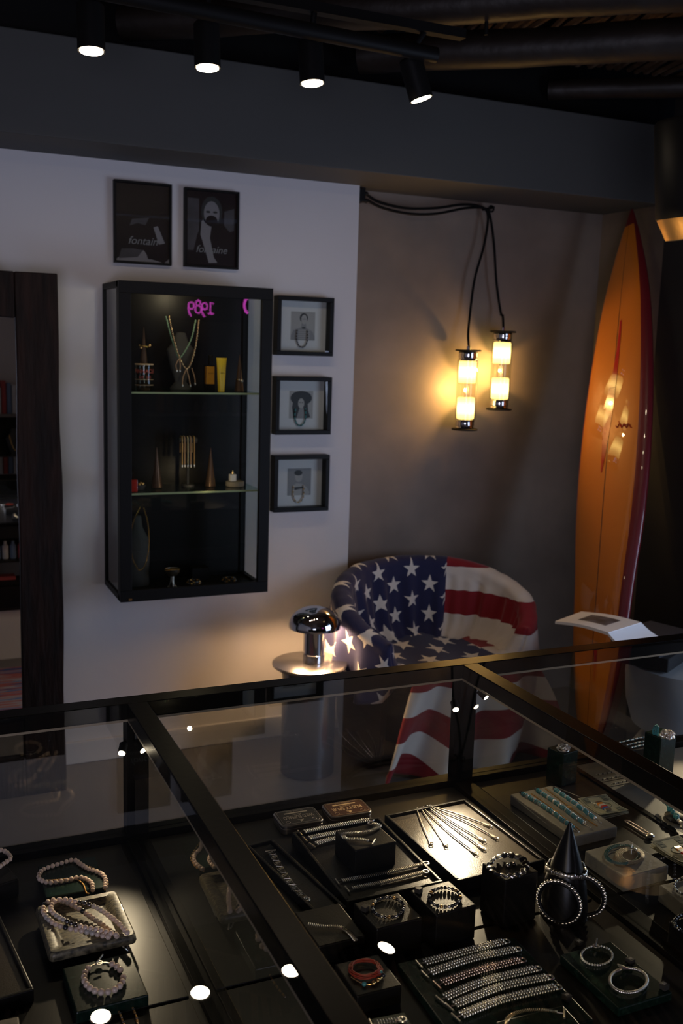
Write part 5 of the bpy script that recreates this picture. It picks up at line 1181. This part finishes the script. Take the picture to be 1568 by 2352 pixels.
def bill(p4, label, z, bx):
    c, u, v, a, b = squad(p4, z); t = thing('banknote', label, 'banknote', (c.x, c.y, BZ), 'folded banknotes in the right section')
    if u.cross(v).z < 0: u, v, a, b = v, u, b, a
    mb = MB(); n = 10
    for l in range(3):
        vs = []; rot = .05*l; u2 = (u*math.cos(rot)+v*math.sin(rot)); v2 = (v*math.cos(rot)-u*math.sin(rot))
        for i in range(n+1):
            f = -1+2*i/n; zz = z-.0035*l+.004*f*f*(1 if l == 0 else .6)
            for s in (-1, 1): vs.append(Vector((c.x, c.y, zz))+u2*(a*f)+v2*(b*s)); vs.append(Vector((c.x, c.y, zz-.0006))+u2*(a*f)+v2*(b*s))
        mb.add(vs, [q for i in range(n) for q in ([i*4, i*4+4, i*4+6, i*4+2], [i*4+1, i*4+3, i*4+7, i*4+5], [i*4, i*4+1, i*4+5, i*4+4], [i*4+2, i*4+6, i*4+7, i*4+3])]+[[0, 2, 3, 1], [n*4, n*4+1, n*4+3, n*4+2]], M_bill)
    mb.build('paper', t, smooth=False)
    P = lambda x, y, e=.0006: Vector((c.x, c.y, z+.004*x*x+e))+u*(a*x)+v*(b*y)
    mb = MB()
    for (x0_, x1_, y0_, y1_) in ((-.94, -.90, -.9, .9), (.90, .94, -.9, .9), (-.94, .94, .86, .90), (-.94, .94, -.90, -.86), (-.85, -.45, .45, .8), (.45, .85, .45, .8), (-.85, -.45, -.8, -.45)):
        k_ = 6; vs = []
        for i in range(k_+1): x = x0_+(x1_-x0_)*i/k_; vs += [P(x, y0_), P(x, y1_)]
        mb.add(vs, [[2*i, 2*i+2, 2*i+3, 2*i+1] for i in range(k_)], M_bink)
    mb.tube([P(.0+.32*math.cos(an), .0+.55*math.sin(an)) for an in [2*PI*i/20 for i in range(20)]], .0006, M_bink, 4, closed=True)
    for (x, y) in ((-.65, .62), (.65, .62), (-.65, -.62)): mb.text('1', P(x, y, .0010), u, v, b*.35, M_bill, .0001)
    mb.build('printed_ink', t, smooth=False)
    q = P(bx, -.25, .006)
    t2 = thing('money_clip', 'striped enamel money clip on the '+label, 'money clip', (q.x, q.y, z+.004))
    cols = [M_silver, mat('enamel_orange', (.8, .25, .03), .2), mat('enamel_white', (.75, .7, .6), .2), mat('enamel_red', (.6, .04, .03), .2), mat('enamel_blue', (.05, .12, .4), .2), M_silver]
    for i, mm in enumerate(cols): MB().box(q+u*((i-2.5)*.0062), (.0062, .013, .004), mm, rz=math.atan2(u.y, u.x)).build('stripe', t2, smooth=False)
bill([(1340, 1840), (1392, 1824), (1432, 1862), (1375, 1880)], 'folded banknote near the beige slab of turquoise bracelets', BZ+.012, .3)
bill([(1500, 1935), (1560, 1922), (1625, 1965), (1565, 1990)], 'folded banknote at the right edge above the square block', BZ+.012, .4)
# safety pin
t = thing('safety_pin', 'large copper coloured safety pin lying between the banknotes', 'safety pin', onz(1465, 1903, BZ))
A_, B_ = onz(1439, 1886, BZ+.004), onz(1490, 1918, BZ+.004); d_ = (B_-A_).normalized(); s_ = Vector((-d_.y, d_.x, 0))
MB().tube(smoothpath([B_+s_*.005, A_+s_*.005+d_*.004, A_-d_*.001, A_-s_*.004+d_*.003, B_-s_*.004], .003), .0016, M_rose, 8).torus(A_, .0035, .0014, M_rose, n=14, k=6).build('pin_wire', t)
MB().sph(B_+d_*.003, .009, M_silver, 12, 8, sc=(1, .9, .45)).build('pin_head', t)
# blocks with clusters
def cluster(c3, r, n, mats, nm, label, cat):
    mb = MB(); rnd = random.Random(int(c3.x*1e4))
    for i in range(n):
        d_ = Vector((rnd.uniform(-1, 1), rnd.uniform(-1, 1), rnd.uniform(0, 1))).normalized()*r*rnd.uniform(.5, 1); mb.sph(c3+Vector((d_.x*1.3, d_.y, d_.z*.9+.001)), r*.26, mats[i % len(mats)], 7, 5)
    mb.torus(c3, r*.9, r*.12, M_silver, (0, 0, 1)); mb.build(nm, label=label, cat=cat)
zK = BZ+.075
slab('display_block', [(1258, 1716), (1292, 1706), (1326, 1722), (1294, 1734)], zK, BZ, M_green, 'dark block with a pink stone cluster behind the turquoise slab', 'display block')
cluster(onz(1293, 1722, zK+.004), .0125, 46, [M_pearl, M_pearl2, M_silver], 'stone_ring', 'pink stone cluster ring on the dark block behind the turquoise slab', 'ring')
slab('display_block', [(1484, 1680), (1515, 1670), (1550, 1684), (1518, 1698)], BZ+.105, BZ, M_green, 'taller dark block at the right edge carrying turquoise loops', 'display block')
cluster(onz(1532, 1692, BZ+.110), .014, 42, [M_pearl, M_pearl2, M_silver], 'stone_ring', 'pearl cluster ring on the taller dark block, right edge', 'ring')
q = onz(1515, 1682, BZ+.113); mb = MB()
for k in range(3):
    for i in range(14): a_ = 2*PI*i/14; mb.sph(q+Vector(((.007+.004*k)*math.cos(a_)*.8-.006, .006*math.cos(a_)+.004*k, .009*math.sin(a_)+.004)), .0026, M_turq, 6, 5)
mb.build('turquoise_ring', label='stacked turquoise bead loops on the taller dark block', cat='ring')
slab('display_block', [(1405, 1706), (1470, 1690), (1500, 1714), (1432, 1728)], BZ+.045, BZ, M_leather, 'flat black block with three bead bracelets before the taller dark block', 'display block')
for i, pts in enumerate((((1423, 1705), (1482, 1692)), ((1440, 1711), (1490, 1700)), ((1450, 1717), (1500, 1705)))):
    loosebeads([pts[0], tuple((a+b)/2 for a, b in zip(*pts)), pts[1]], BZ+.049, .0022, [M_silver, M_tdark], '%s bead bracelet on the flat black block at the right' % ('far', 'middle', 'near')[i], 'bead_bracelet', cat='bracelet', group='bracelets on the flat black block')
for i, pts in enumerate((((1370, 1780), (1440, 1768)), ((1380, 1792), (1455, 1778)), ((1405, 1801), (1470, 1788)))):
    loosebeads([pts[0], tuple((a+b)/2 for a, b in zip(*pts)), pts[1]], BZ+.004, .0020, [M_silver, M_oxid], '%s of three thin bead bracelets on the base beside the right cross rail' % ('upper', 'middle', 'lower')[i], 'bead_bracelet', cat='bracelet', group='thin bracelets by the cross rail')
# turquoise necklace standing at right
mb = MB(); P = smoothpath([onz(1522, 1832, BZ+.02), onz(1532, 1850, BZ+.02), onz(1548, 1868, BZ+.018), onz(1560, 1885, BZ+.016), onz(1590, 1930, BZ+.01)], .0042)
rnd = random.Random(4)
for i, q in enumerate(P): mb.sph(q+Vector((rnd.uniform(-.003, .003), rnd.uniform(-.003, .003), rnd.uniform(-.002, .002))), rnd.uniform(.0045, .0065), M_turq if i < 22 else M_silver, 7, 5, sc=(.7, 1, .8))
mb.build('turquoise_necklace', label='chunky turquoise nugget necklace at the right edge by the cross rail', cat='necklace')
MB().lathe([(.028, 0), (.03, .004), (.022, .010), (.012, .0125), (0, .0125)], onz(1560, 1880, BZ), M_leather, 28).build('necklace_pad', label='low black pad under the turquoise nugget necklace', cat='display pad')
slab('stone_slab', [(1530, 2035), (1600, 2010), (1680, 2080), (1600, 2110)], zQ, BZ, M_stone, 'beige stone block cut by the right edge below the square one', 'stone slab')
beadloop((1590, 2035), 42, 22, zQ+.003, .0024, [M_silver, M_oxid], 'silver bead bracelet on the beige block cut by the right edge', None)
slab('display_block', [(1545, 2115), (1610, 2095), (1680, 2150), (1610, 2180)], BZ+.04, BZ, M_leather, 'black block with dark bracelet cut by the right edge', 'display block')
beadloop((1590, 2120), 42, 22, BZ+.044, .0035, [M_oxid, M_dbead], 'dark bead bracelet on the black block cut by the right edge', None)
# corrugated gold chain bottom left of the middle section handled above
